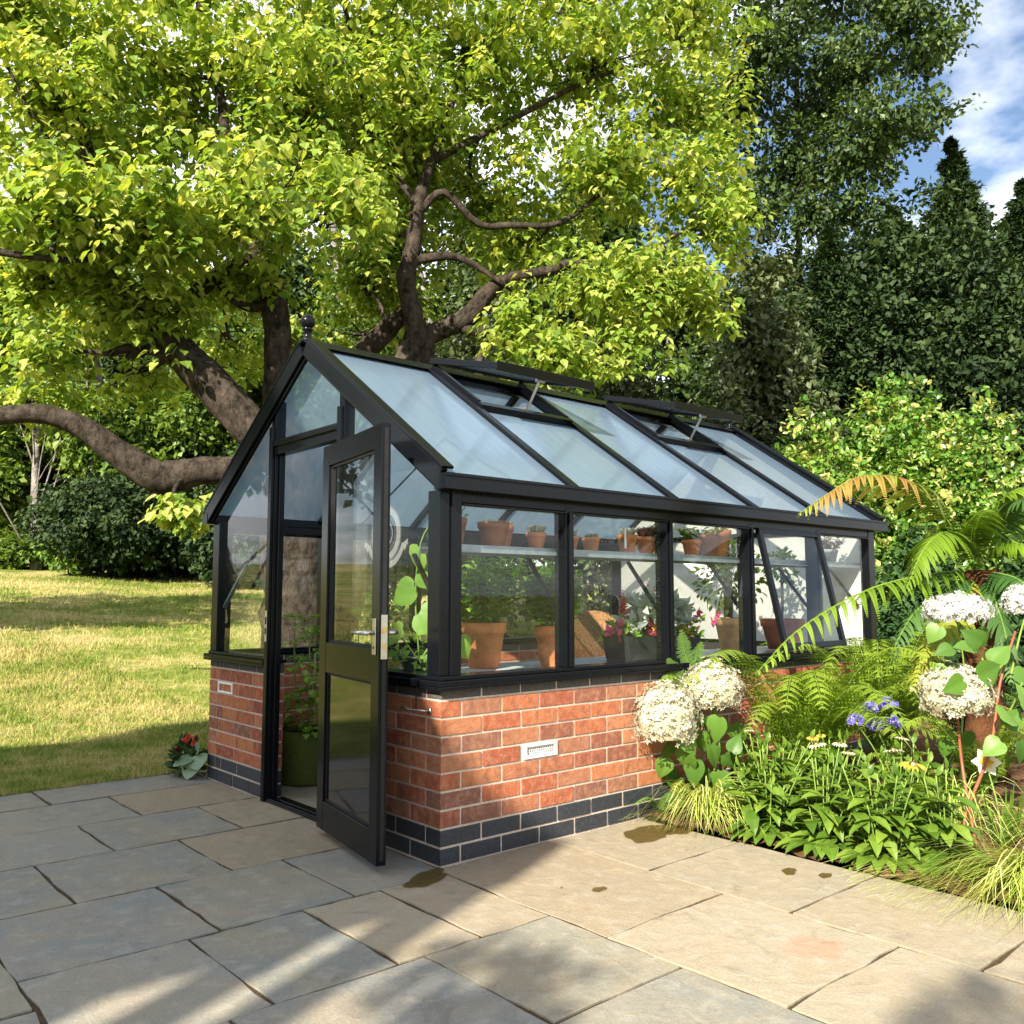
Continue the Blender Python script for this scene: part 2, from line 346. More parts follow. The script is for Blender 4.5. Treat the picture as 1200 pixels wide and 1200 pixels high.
M['fernrust'] = leafmat('fern_rust', [(.17, .27, .03), (.20, .29, .04), (.27, .31, .05), (.36, .20, .055), (.33, .24, .06), (.27, .33, .05)], .4)
M['hydleaf'] = leafmat('hydrangea_leaf', [(.05, .12, .018), (.085, .18, .025), (.13, .24, .04)], .3)
M['coneleaf'] = leafmat('coneflower_leaf', [(.06, .13, .014), (.11, .20, .022), (.19, .29, .04)], .36)
M['herb'] = leafmat('herb_leaf', [(.10, .21, .03), (.18, .33, .045), (.29, .43, .07)], .45)
M['succ'] = leafmat('succulent_leaf', [(.22, .27, .20), (.32, .36, .27), (.45, .40, .34)], .1, .5)
M['silver'] = leafmat('silver_leaf', [(.25, .30, .28), (.38, .42, .40), (.5, .53, .5)], .2)
M['purpleleaf'] = leafmat('purple_leaf', [(.05, .015, .025), (.10, .03, .04), (.16, .05, .06)], .25)
M['sedge'] = leafmat('variegated_sedge', [(.20, .33, .04), (.38, .47, .09), (.55, .60, .18), (.68, .70, .34)], .35)
M['floret'] = leafmat('cream_floret', [(.40, .37, .23), (.54, .51, .39), (.64, .61, .52)], .25, .6, .2, (1, 1, .9))
M['floretwhite'] = leafmat('white_floret', [(.44, .44, .39), (.56, .56, .53), (.64, .64, .62)], .25, .6, .2, (1, 1, 1))
M['purple'] = leafmat('agapanthus_petal', [(.14, .11, .50), (.22, .18, .62), (.34, .30, .72)], .3, .5, .3, (1, 1, 1.2))
M['yellow'] = leafmat('yellow_petal', [(.60, .34, .02), (.72, .48, .05), (.74, .60, .16)], .3, .5, .3, (1, 1, 1))
M['palepetal'] = leafmat('pale_petal', [(.70, .60, .32), (.80, .74, .50), (.82, .78, .62)], .3, .5, .3, (1, 1, 1))
M['red'] = leafmat('red_petal', [(.55, .02, .02), (.66, .05, .03), (.60, .10, .12)], .25, .5, .3, (1, 1, 1))
M['pink'] = leafmat('pink_petal', [(.62, .06, .14), (.70, .12, .22), (.55, .04, .28)], .25, .5, .3, (1, 1, 1))
M['stem'] = simple('green_stem', (.14, .22, .04), .6, .3, 0, .3, 20, .05)
M['redstem'] = simple('red_brown_stem', (.24, .075, .035), .5, .4, 0, .3, 20, .05)
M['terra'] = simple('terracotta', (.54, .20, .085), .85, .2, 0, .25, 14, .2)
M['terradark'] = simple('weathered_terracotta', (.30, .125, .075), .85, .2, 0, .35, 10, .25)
M['terrapale'] = simple('pale_terracotta', (.52, .30, .16), .85, .2, 0, .25, 10, .2)
M['troughblack'] = simple('black_plastic_trough', (.02, .022, .024), .4, .4, 0, .2, 60, .05)
M['felt'] = simple('olive_felt', (.075, .095, .022), .95, .1, 0, .25, 80, .3)
M['wicker'] = simple('wicker', (.19, .095, .04), .6, .3, 0, .6, 90, .6)
M['cane'] = simple('bamboo_cane', (.50, .40, .20), .5, .3, 0, .2, 30, .05)
M['whitelabel'] = simple('white_plant_label', (.8, .8, .78), .5, .3, 0, .02, 30, 0)
M['fruit'] = simple('green_tomato', (.26, .36, .06), .3, .5, 0, .2, 12, 0)
M['timber'] = simple('weathered_timber', (.30, .22, .15), .85, .2, 0, .3, 30, .3)
M['slatebench'] = simple('grey_bench_slat', (.36, .39, .42), .45, .4, 0, .15, 20, .1)
M['rooftile'] = simple('clay_roof_tile', (.16, .10, .075), .9, .2, 0, .3, 8, .4)
M['window'] = simple('dark_window_glass', (.03, .035, .04), .08, .6, 0, .1, 3, 0)
M['hosta'] = leafmat('glaucous_leaf', [(.16, .24, .15), (.22, .32, .20), (.28, .38, .24)], .25)
# ---------------------------------------------------------------- the setting: ground, lawn, patio, soil
def terrain(x, y):
    d = np.hypot(np.maximum(np.abs(x)-3.5, 0), y-2.7)
    return .091*(np.sqrt(np.clip(d-.8, 0, 26)**2+1)-1)
def sheet(name, xs, ys, zf, m, parent=None):
    X, Y = np.meshgrid(xs, ys); Z = zf(X, Y); nx, ny = len(xs), len(ys)
    V = np.stack([X, Y, Z], -1).reshape(-1, 3); i = np.arange((ny-1)*nx).reshape(ny-1, nx)[:, :-1].ravel()
    F = np.stack([i, i+1, i+nx+1, i+nx], -1)
    me = raw_mesh(name, V, F.ravel(), np.arange(len(F))*4, smooth=True); return link_mesh(name, me, parent, [m])
g = sheet('ground', np.linspace(-900, 900, 9), np.linspace(-900, 900, 9), lambda X, Y: X*0-.07, M['lawn']); tag(g, 'wide ground around the garden', 'ground', kind='structure')
lx = np.concatenate([np.linspace(-60, -8, 40), np.linspace(-7.7, 8, 90), np.linspace(8.8, 70, 50)])
ly = np.concatenate([np.linspace(2.685, 8, 60), np.linspace(8.3, 60, 60)])
def lawnz(X, Y): return terrain(X, Y)+.012*np.sin(X*2.1+Y)*np.sin(Y*1.7)*np.clip((Y-2.7)/1, 0, 1)
lw = sheet('lawn', lx, ly, lawnz, M['lawn']); tag(lw, 'dry patchy lawn behind the patio', 'lawn', kind='structure')
def soilz(X, Y): return .010+.02*np.sin(X*9)*np.sin(Y*11)*np.clip((X-1.26)*8, 0, 1)+.012*np.sin(X*23+1)*np.sin(Y*19)+.008*np.sin(X*71)*np.sin(Y*67)+np.clip((X-1.3)*.06, 0, .08)
sl = sheet('soil', np.concatenate([np.linspace(1.262, 4, 70), np.linspace(4.2, 14, 20)]), np.concatenate([np.linspace(-9, -3, 12), np.linspace(-2.9, -.002, 70)]), soilz, M['soil']); tag(sl, 'dark soil of the planting bed', 'soil', kind='structure')
sheet('soil', np.linspace(3.95, 14, 12), np.linspace(0.0, 2.68, 6), lambda X, Y: X*0+.03, M['soil'])['kind'] = 'structure'

slabs = [(-1.57,-.96,-.07,.53),(-.96,-.44,-.07,.53),(-.44,.0,-.07,.53),(-1.9,-1.25,.53,1.13),(-1.25,-.655,.53,1.13),(-.655,.0,.53,1.13),
 (-1.6,-.93,1.13,1.70),(-.93,-.34,1.13,1.70),(-.34,.0,1.13,1.70),(-1.3,-.62,1.70,2.25),(-.62,.0,1.70,2.25),(-1.5,-.91,2.25,2.67),(-.91,.0,2.25,2.67),
 (-1.57,-1.07,-.69,-.07),(-1.07,-.66,-.69,-.07),(-.66,-.34,-.69,-.07),(-.34,-.03,-.69,-.07),(-.03,.62,-.95,.0),(.62,1.25,-.58,.0),(.62,1.25,-1.23,-.58),
 (-.03,.62,-1.62,-.95),(.62,1.25,-1.87,-1.23),(-.03,.62,-2.3,-1.62),(.62,1.25,-2.5,-1.87),(-1.2,-.57,-1.27,-.69),(-.57,-.03,-1.27,-.69),
 (-1.57,-1.2,-1.27,-.69),(-.8,-.03,-1.9,-1.27),(-1.57,-.8,-1.9,-1.27),(-.03,.62,-2.95,-2.3),(.62,1.25,-3.1,-2.5),(-.75,-.03,-2.6,-1.9),(-1.57,-.75,-2.6,-1.9)]
yy = [-5.2,-4.5,-3.9,-3.3,-2.7,-2.1,-1.5,-.9,-.29,.16]
for a, b in zip(yy[:-1], yy[1:]):
    x = -1.57
    while x > -7: wd = random.choice((.45,.6,.75,.9)); slabs.append((x-wd, x, a, b)); x -= wd
for a, b in ((.16,.53),(.53,1.13),(1.13,1.70),(1.70,2.25),(2.25,2.67)):
    x = {(.16,.53):-1.57,(.53,1.13):-1.9,(1.13,1.70):-1.6,(1.70,2.25):-1.3,(2.25,2.67):-1.5}[(a,b)]
    while x > -7: wd = random.choice((.45,.6,.75,.9)); slabs.append((x-wd, x, a, b)); x -= wd
for a, b in ((-5.2,-4.5),(-4.5,-3.9),(-3.9,-3.1),(-3.1,-2.6)):
    x = -1.57
    while x < 1.2:
        wd = min(random.choice((.45,.6,.75)), 1.25-x); b2 = b if not (x < 1.2 and b > -2.95 and x > -.1) else -2.95
        if b2 > a: slabs.append((x, x+wd, a, b2))
        x += wd
for i, x in enumerate(np.arange(.11, 3.6, .6)):             # the same stone inside the greenhouse
    for y in np.arange(.11, 2.2, .56): slabs.append((x, min(x+.6, 3.67), y, min(y+.56, 2.29)))
for x in np.arange(0, 3.9, .65): slabs.append((x, x+.65, 2.41, 2.67))
class P(MB): pass
pm = MB()
tone = {0:.3,1:.12,2:.3}
for k, (x0, x1, y0, y1) in enumerate(slabs):
    j = .0065; pts = []
    c = [(x0+j, y0+j), (x1-j, y0+j), (x1-j, y1-j), (x0+j, y1-j)]
    for q in range(4):
        a, b = np.array(c[q]), np.array(c[(q+1) % 4]); nseg = 6
        for t in range(nseg):
            p = a+(b-a)*t/nseg+RNG.normal(size=2)*.0036*(1 if t else .8); pts.append(p)
    ctr = np.mean(pts, axis=0); pts = np.array(pts); tz = random.uniform(-.002, .002); sx, sy = RNG.normal(size=2)*.002
    n = len(pts); inner = ctr+(pts-ctr)*(1-.0022/np.linalg.norm(pts-ctr, axis=1, keepdims=True)*1.0)
    z = lambda p: tz+sx*(p[0]-ctr[0])+sy*(p[1]-ctr[1])
    vs = [(p[0], p[1], -.04) for p in pts]+[(p[0], p[1], z(p)-.0010) for p in pts]+[(p[0], p[1], z(p)) for p in inner]
    pm.rv = random.random() if x0 > -.7 else random.choice((.05, .2, .95, 1, .4, .1))
    if x0 >= -.04 and y1 <= 0.01: pm.rv = random.choice((.45, .7, .8, .75, .62))
    pm.add(vs, [tuple(range(2*n, 3*n))]+[(i, (i+1) % n, n+(i+1) % n, n+i) for i in range(n)]+[(n+i, n+(i+1) % n, 2*n+(i+1) % n, 2*n+i) for i in range(n)])
patio = pm.build('patio', M['flag'], None, False); tag(patio, 'sandstone flag patio around the greenhouse', 'patio', kind='structure')
jm = MB(); jm.add([(-8, -5.3, -.0055), (1.262, -5.3, -.0055), (1.262, 0.0, -.0055), (4.2, 0.0, -.0055), (4.2, 2.686, -.0055), (-8, 2.686, -.0055)], [(0, 1, 2, 3, 4, 5)])
jm.build('joint_sand', M['joint'], patio)
def blob(cx, cy, rx, ry, z, rot=0, n=34, jag=.22):
    ph = [random.uniform(0, 6.28) for _ in range(5)]; vs = []
    for i in range(n):
        t = 2*math.pi*i/n; r = 1+jag*(.5*math.sin(2*t+ph[0])+.4*math.sin(3*t+ph[1])+.3*math.sin(5*t+ph[2])+.2*math.sin(9*t+ph[3]))
        x, y = rx*r*math.cos(t), ry*r*math.sin(t); vs.append((cx+x*math.cos(rot)-y*math.sin(rot), cy+x*math.sin(rot)+y*math.cos(rot), z))
    return vs
def gpt(px, py):
    d = FW+RT*(px-600)/FPX-UP*(py-600)/FPX; t = -CAM[2]/d[2]; return CAM+d*t
for (px, py, rx, ry, ro) in ((760,977,.16,.10,.4),(800,972,.13,.05,.3),(925,1022,.045,.03,.5),(967,1027,.04,.022,.3),(702,1043,.035,.022,.2),(500,1030,.13,.06,.35),(658,1041,.007,.005,0)):
    p = gpt(px, py); b = MB(); b.add(blob(p[0], p[1], rx, ry, .0045, ro), [tuple(range(34))]); b.build('damp_stain', M['wet'], patio)

# grass blades over the lawn, dense near the patio
def grass():
    n1, n2 = 60000, 70000
    u = RNG.random(n1); x = -4.2+RNG.random(n1)*5.2; y = 2.66+u**1.6*7
    u2 = RNG.random(n2); dist = 6+u2*20; ang = R(48.9)+np.arctan((RNG.random(n2)*2-1)*.62+.28)
    X2 = CAM[0]+dist*np.cos(ang); Y2 = CAM[1]+dist*np.sin(ang)
    x = np.concatenate([x, X2]); y = np.concatenate([y, Y2]); k = (y > 2.66) & ((x < -.02) | (y > 2.72)); x, y = x[k], y[k]
    z = lawnz(x, y)-.004; n = len(x); dc = np.hypot(x-CAM[0], y-CAM[1])
    up = nrm(np.stack([RNG.normal(size=n)*.55, RNG.normal(size=n)*.55, np.full(n, 1.0)], -1)); sd_ = rvec(n)
    L_ = LF(); hs = RNG.uniform(.022, .055, n)*np.clip(dc/7, 1, 1.9); L_.add(*BLADE, np.stack([x, y, z], -1), up, sd_, hs, RNG.random(n), np.clip(.0042*dc/5, .004, .016))
    o = L_.build('grass', M['grass']); tag(o, 'short dry grass blades covering the lawn', 'grass', kind='stuff')
grass()

# ---------------------------------------------------------------- the greenhouse
W, LEN, ZS, ZE, ZR = 2.40, 3.78, .735, 1.62, 2.455
GH = thing('greenhouse', 'black framed glass greenhouse on a red brick base with open door', 'greenhouse', (0, 0, 0))
DY0, DY1 = .86, 1.56                                        # door opening in the gable
def bricks():
    b = MB(); mo = MB(); T = .1025
    vents = {('S', 4)}
    def run(axis, lo, hi, fixed, outward, course, z0, z1, start):
        x = lo; first = True
        while x < hi-.02:
            ln = (start if first else .215); first = False; e = min(x+ln, hi)
            if hi-e < .05: e = hi
            if axis == 'S' and course == 5 and x < .46 < e: x = e+.01; continue      # the air brick sits here
            if axis == 'G' and course == 7 and x > 2.0 and x < 2.2 < e: x = e+.01; continue
            b.mi = 1 if course < 2 else (2 if course == 9 else 0); b.rv = random.random()
            d = random.uniform(-.0012, .0018); a0, a1 = fixed; lo_, hi_ = (a0-d, a1) if outward < 0 else (a0, a1+d)
            if axis in 'SN': p, q = (x, lo_, z0), (e, hi_, z1)
            else: p, q = (lo_, x, z0), (hi_, e, z1)
            b.box(p, q); x = e+.010
    for c in range(10):
        z0 = .075*c+.005; z1 = z0+.065 if c < 9 else ZS-.002; par = c % 2
        run('S', 0.0 if par else T+.01, LEN, (0, T), -1, c, z0, z1, .215)
        run('N', 0.0 if par else T+.01, LEN, (W-T, W), 1, c, z0, z1, .215 if par else .1025)
        run('G', T+.01 if par else 0.0, DY0-.055, (0, T), -1, c, z0, z1, .215)
        run('G', DY1+.055, W-T-.01 if par else W, (0, T), -1, c, z0, z1, .14 if par else .19)
        run('R', T+.01, W-T-.01, (LEN-T, LEN), 1, c, z0, z1, .215 if par else .1025)
    pl = b.build('brick_plinth', [M['brick'], M['bluebrick'], M['topbrick']], GH, False, .0022)
    e = .0042
    for p, q in (((e, e, -.03), (LEN-e, T-e, ZS-.004)), ((e, W-T+e, -.03), (LEN-e, W-e, ZS-.004)), ((LEN-T+e, T-e, -.03), (LEN-e, W-T+e, ZS-.004)),
                 ((e, T-e, -.03), (T-e, DY0-.058, ZS-.004)), ((e, DY1+.058, -.03), (T-e, W-T+e, ZS-.004))): mo.box(p, q)
    mo.build('mortar', M['mortar'], pl)
    return pl
bricks()
def airbrick(c, ax):                                        # white vent grille set in the brickwork
    v = MB(); w_, h_ = .205, .064
    def pt(u, d, z): return (c[0]+u, c[1]-d, c[2]+z) if ax == 'x' else (c[0]-d, c[1]+u, c[2]+z)
    def bx(u0, u1, d0, d1, z0, z1): v.box(pt(u0, d0, z0), pt(u1, d1, z1))
    bx(-w_/2, w_/2, -.02, -.004, -h_/2, h_/2)
    for u0, u1, z0, z1 in ((-w_/2, w_/2, h_/2-.011, h_/2), (-w_/2, w_/2, -h_/2, -h_/2+.011), (-w_/2, -w_/2+.012, -h_/2+.011, h_/2-.011), (w_/2-.012, w_/2, -h_/2+.011, h_/2-.011)): bx(u0, u1, -.0038, .006, z0, z1)
    o = v.build('air_brick', M['whiteplastic'], GH, False, .0015); o['label'] = 'white slotted air brick'
    s = MB()
    for i in range(12):
        for j in (-1, 0, 1):
            u = -.075+i*.0136+(.003 if j else 0); s.box(pt(u, -.0045, j*.011-.004), pt(u+.0055, -.003, j*.011+.004))
    s.build('slot', M['dark'], o)
airbrick((.565, 0, .4125), 'x'); airbrick((0, 2.165, .5625), 'y')

f = MB()
ov = .034
f.box((-ov, -ov, ZS), (LEN+ov, .11, ZS+.022)); f.box((-ov, W-.11, ZS), (LEN+ov, W+ov, ZS+.022))
f.box((-ov, .1105, ZS), (.11, DY0-.05, ZS+.022)); f.box((-ov, DY1+.05, ZS), (.11, W-.1105, ZS+.022))
f.box((-ov, -ov, ZS-.016), (LEN+ov, -ov+.006, ZS-.0005)); f.box((-ov, -ov+.0065, ZS-.016), (-ov+.006, DY0-.05, ZS-.0005)); f.box((-ov, DY1+.05, ZS-.016), (-ov+.006, W+ov, ZS-.0005))
f.box((-.012, -.012, ZS+.0225), (LEN, .09, ZS+.040)); f.box((-.012, W-.09, ZS+.0225), (LEN, W+.012, ZS+.040))
f.box((-.012, .0905, ZS+.0225), (.09, DY0-.05, ZS+.040)); f.box((-.012, DY1+.05, ZS+.0225), (.09, W-.0905, ZS+.040))
f.build('sill', M['black'], GH, False, .003)
ZP = ZS+.0405; ZH = 1.515                                   # glass from the sill to the head rail
for cx, cy in ((0, 0), (0, W), (LEN, 0), (LEN, W)):
    p = MB(); sx = 1 if cx == 0 else -1; sy = 1 if cy == 0 else -1
    p.box((cx-sx*.008, cy+sy*.004, ZP), (cx+sx*.045, cy+sy*.095, ZH+.05)); p.box((cx+sx*.0455, cy-sy*.008, ZP), (cx+sx*.10, cy+sy*.05, ZH+.05))
    p.box((cx+sx*.0455, cy+sy*.0505, ZP), (cx+sx*.08, cy+sy*.07, ZH+.05))
    p.build('corner_post', M['black'], GH, False, .004)
PX = [0, .756, 1.512, 2.268, 3.024, 3.78]
for x in PX[1:-1]:
    for s, y in ((1, 0), (-1, W)):
        p = MB(); p.box((x-.028, y-s*.006, ZP), (x+.028, y+s*.055, ZH+.02)); p.box((x-.012, y-s*.018, ZP), (x+.012, y-s*.0065, ZH)); p.box((x-.018, y+s*.0555, ZP), (x+.018, y+s*.085, ZH+.02))
        p.build('glazing_post', M['black'], GH, False, .003)
for s, y in ((1, 0), (-1, W)):
    p = MB(); p.box((.101, y-s*.004, ZH), (LEN-.101, y+s*.06, ZH+.048)); p.box((.101, y-s*.012, ZH-.012), (LEN-.101, y+s*.02, ZH-.0005)); p.build('head_rail', M['black'], GH, False, .003)
    g_ = MB(); y0 = y-s*.075
    g_.box((-.045, y0, ZH+.045), (LEN+.045, y-s*.0045, ZH+.056)); g_.box((-.045, y0-s*.006, ZH+.045), (LEN+.045, y0-s*.0005, ZH+.112)); g_.box((-.045, y-s*.010, ZH+.0565), (LEN+.045, y-s*.0045, ZH+.105))
    g_.box((-.049, y0-s*.006, ZH+.045), (-.0455, y-s*.0045, ZH+.112)); g_.box((LEN+.0455, y0-s*.006, ZH+.045), (LEN+.049, y-s*.0045, ZH+.112))
    g_.box((-.045, y0-s*.012, ZH+.100), (LEN+.045, y0-s*.0065, ZH+.114))
    g_.build('gutter', M['black'], GH, False, .002)
# side panes; the fourth bay on the patio side is a casement pushed open at the bottom
def pane(name, a, b, parent=GH, m='glass'):
    p = MB(); p.add([a[0], a[1], b[1], b[0]], [(0, 1, 2, 3)]); return p.build(name, M[m], parent, fix=False)
for i in range(5):
    x0, x1 = PX[i]+(.10 if i == 0 else .028), PX[i+1]-(.10 if i == 4 else .028)
    pane('window_pane', ((x0, W-.02, ZP), (x1, W-.02, ZP)), ((x0, W-.02, ZH), (x1, W-.02, ZH)))
    if i != 3: pane('window_pane', ((x0, .02, ZP), (x1, .02, ZP)), ((x0, .02, ZH), (x1, .02, ZH)))
    else:
        th = R(13); dn = np.array([0, -math.sin(th), -math.cos(th)]); nn = np.array([0, -math.cos(th), math.sin(th)]); top = np.array([0, -.022, ZH-.002]); H = ZH-ZP-.01
        c = MB(); xa, xb = x0+.006, x1-.006
        for x in (xa+.018, xb-.018): c.beam(top+[x, 0, 0], top+dn*H+[x, 0, 0], (1, 0, 0), nn, .036, .028)
        for t in (.016, H-.018): c.beam(top+dn*t+[xa+.0362, 0, 0], top+dn*t+[xb-.0362, 0, 0], dn, nn, .034, .026)
        k = c.build('casement', M['black'], GH, False, .002)
        A, B = top+dn*.03, top+dn*(H-.03); pane('window_pane', (A+[xa+.03, 0, 0], A+[xb-.03, 0, 0]), (B+[xa+.03, 0, 0], B+[xb-.03, 0, 0]), k)
        s_ = MB(); s_.tube([top+dn*H*.98+[(xa+xb)/2, .004, 0], (((xa+xb)/2), .03, ZP+.02)], .005, 6); s_.build('stay', M['steel'], k)
# front gable
SLOPE = (ZR-ZE)/(W/2+.03)
def rake(y): return ZE-.022+SLOPE*(min(y, W-y)+.03)          # underside line of the rake
for s in (0, 1):
    yy_ = (lambda v: v) if s == 0 else (lambda v: W-v)
    for xx, nm in ((-.03, 'barge_board'), (LEN+.03, 'barge_board')):
        b = MB(); sgn = 1 if xx < 0 else -1
        A = np.array([xx, yy_(-.012), ZE-.055+SLOPE*.023]); B = np.array([xx, yy_(W/2-.002), ZE-.055+SLOPE*(W/2+.033)])
        dr = nrm(B-A); un = np.cross(dr, (1, 0, 0)); un = un if un[2] > 0 else -un
        b.beam(A+un*.035, B+un*.035+(0, 0, .0), (1, 0, 0), un, .032, .085); b.beam(A+un*.086, B+un*.086, (1, 0, 0), un, .062, .014, (sgn*.012, 0))
        b.beam(A-un*.016, B-un*.016, (1, 0, 0), un, .02, .016, (sgn*.012, 0))
        b.build(nm, M['black'], GH, False, .003)
ZD = 1.90                                                    # door head
for y, s in ((DY0, -1), (DY1, 1)):
    j = MB(); j.box((-.012, y, .0), (.05, y+s*.05, rake(y)+.02)); j.box((.012, y-s*.014, .012), (.045, y-s*.0005, ZD)); j.box((-.030, y+s*.006, .0), (-.0125, y+s*.044, ZD+.16)); j.build('door_jamb', M['black'], GH, False, .003)
h = MB(); h.box((-.012, DY0+.0005, ZD), (.05, DY1-.0005, ZD+.045)); h.box((-.026, DY0+.0005, ZD+.048), (-.0125, DY1-.0005, ZD+.075)); h.box((-.012, DY0+.0005, ZD+.0455), (.05, DY1-.0005, ZD+.085)); h.build('door_head', M['black'], GH, False, .003)
th_ = MB(); th_.box((-.02, DY0-.0, .002), (.09, DY1+.0, .014)); th_.box((-.016, DY0, .0145), (-.004, DY1, .022)); th_.box((.02, DY0, .0145), (.032, DY1, .022)); th_.build('threshold', M['black'], GH, False, .002)
sp = MB(); sp.box((-.0325, DY1+.014, .86), (-.0305, DY1+.036, 1.03)); spo = sp.build('strike_plate', M['steel'], GH, False, .0008)
sh = MB(); sh.box((-.0335, DY1+.018, .90), (-.0326, DY1+.031, .935)); sh.box((-.0335, DY1+.018, .955), (-.0326, DY1+.031, .995)); sh.build('latch_hole', M['dark'], spo)
# gable panes: two below the rake at each side of the door, three above the door head
def gpoly(name, pts, x=.02, parent=GH, m='glass'):
    p = MB(); p.add([(x, a, b) for a, b in pts], [tuple(range(len(pts)))]); return p.build(name, M[m], parent, fix=False)
def tr(y): return rake(y)-.03
gpoly('gable_pane', [(.05, ZP), (DY0-.05, ZP), (DY0-.05, tr(DY0-.05)), (.05, tr(.05))])
gpoly('gable_pane', [(DY1+.05, ZP), (W-.05, ZP), (W-.05, tr(W-.05)), (DY1+.05, tr(DY1+.05))])
gpoly('gable_pane', [(DY0, ZD+.08), (DY1, ZD+.08), (DY1, tr(DY1)), (W/2, tr(W/2)), (DY0, tr(DY0))])
# rear gable: white rendered panel with a dark rail
p = MB(); p.prism([(LEN-.06, .06, ZS+.03), (LEN-.06, W-.06, ZS+.03), (LEN-.06, W-.06, ZE-.04), (LEN-.06, W/2, ZR-.06), (LEN-.06, .06, ZE-.04)], (.05, 0, 0)); o = p.build('rear_panel', M['render'], GH); o['label'] = 'white rendered rear gable wall'
p = MB(); p.box((LEN-.075, .07, ZE-.06), (LEN-.0605, W-.07, ZE-.02)); p.box((LEN-.075, 1.17, ZS+.03), (LEN-.0605, 1.23, ZE-.0605)); p.build('rear_rail', M['black'], GH, False, .002)
# roof
rd = nrm(np.array([0, W/2+.03, ZR-ZE])); RL = math.hypot(W/2+.03, ZR-ZE)
def roofpt(x, t, s, lift=0):                                 # t along the slope from eave to ridge
    y = -.03+rd[1]*t; z = ZE+rd[2]*t; y -= rd[2]*lift; z += rd[1]*lift
    return np.array([x, y if s == 0 else W-y, z])
VENT = .56; VT = RL-VENT                                     # vents take the top of bays two and four
for s in (0, 1):
    un = np.array([0, -rd[2] if s == 0 else rd[2], rd[1]])
    for x in PX[1:-1]:
        b = MB(); b.beam(roofpt(x, -.01, s), roofpt(x, RL-.01, s), (1, 0, 0), un, .032, .05, (0, -.012)); b.beam(roofpt(x, -.02, s), roofpt(x, RL-.01, s), (1, 0, 0), un, .05, .012, (0, .0195)); b.build('roof_bar', M['black'], GH, False, .003)
    for i in range(5):
        x0, x1 = PX[i]+.016, PX[i+1]-.016; t1 = VT if i in (1, 3) and s == 0 else RL-.02
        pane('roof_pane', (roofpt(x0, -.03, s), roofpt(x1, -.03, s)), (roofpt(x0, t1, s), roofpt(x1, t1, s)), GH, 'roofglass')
    if s == 0:
        for i in (1, 3):
            x0, x1 = PX[i]+.026, PX[i+1]-.026
            v = thing_loc = None
            cu = MB(); cu.beam(roofpt(x0-.001, VT, 0), roofpt(x1+.001, VT, 0), rd, un, .05, .055, (0, .012)); cu.beam(roofpt(x0+.012, VT+.026, 0), roofpt(x0+.012, RL-.02, 0), (1, 0, 0), un, .024, .05, (0, .02)); cu.beam(roofpt(x1-.012, VT+.026, 0), roofpt(x1-.012, RL-.02, 0), (1, 0, 0), un, .024, .05, (0, .02))
            cu.build('vent_curb', M['black'], GH, False, .002)
            op = R(20.5); vd = np.array([0, -math.cos(math.atan2(rd[2], rd[1])-op), -math.sin(math.atan2(rd[2], rd[1])-op)]); vn = np.array([0, vd[2], -vd[1]])
            hg = roofpt(0, RL-.005, 0, .055); Lv = VENT+.07
            fr = MB(); xa, xb = x0-.02, x1+.02
            for x in (xa+.02, xb-.02): fr.beam(hg+[x, 0, 0], hg+vd*Lv+[x, 0, 0], (1, 0, 0), vn, .04, .034)
            fr.beam(hg+vd*.02+[xa+.0402, 0, 0], hg+vd*.02+[xb-.0402, 0, 0], vd, vn, .04, .032); fr.beam(hg+vd*(Lv-.02)+[xa+.0402, 0, 0], hg+vd*(Lv-.02)+[xb-.0402, 0, 0], vd, vn, .04, .032)
            fr.beam(hg+vd*(Lv+.007)+[xa-.004, 0, 0], hg+vd*(Lv+.007)+[xb+.004, 0, 0], vd, vn, .013, .05)
            vo = fr.build('roof_vent', M['black'], GH, False, .002); A, B = hg+vd*.03, hg+vd*(Lv-.03)
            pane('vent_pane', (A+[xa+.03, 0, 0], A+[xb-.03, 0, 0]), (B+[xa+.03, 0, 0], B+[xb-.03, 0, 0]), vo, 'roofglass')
            st = MB(); xm = (x0+x1)/2; tp = hg+vd*(Lv-.05)+[xm, 0, 0]-vn*.02; st.tube([tp, roofpt(xm, VT+.01, 0, .03)], .008, 8); st.tube([tp+[-.03, 0, -.01], tp+[.03, 0, -.01]], .012, 8)
            st.tube([roofpt(xm, VT+.02, 0, .04), roofpt(xm, VT+.17, 0, -.03)], .016, 10); st.build('vent_stay', M['steel'], vo)
rg = MB(); rg.box((-.02, W/2-.022, ZR-.06), (LEN+.02, W/2+.022, ZR+.01)); rg.prism([(-.05, W/2-.07, ZR-.022), (-.05, W/2, ZR+.032), (-.05, W/2+.07, ZR-.022), (-.05, W/2, ZR+.018)], (LEN+.1, 0, 0)); rg.build('ridge', M['black'], GH, False, .003)
fin = [(.034, 0), (.034, .012), (.024, .02), (.019, .03), (.019, .058), (.028, .064), (.030, .072), (.022, .078)]
fin += [(.041*math.cos(a), .112+.041*math.sin(a)) for a in np.linspace(-.95, 1.5, 14)]
for x in (-.02, LEN+.02): q = MB(); q.lathe(fin, (x, W/2, ZR+.012), 24); o = q.build('finial', M['black'], GH, True)
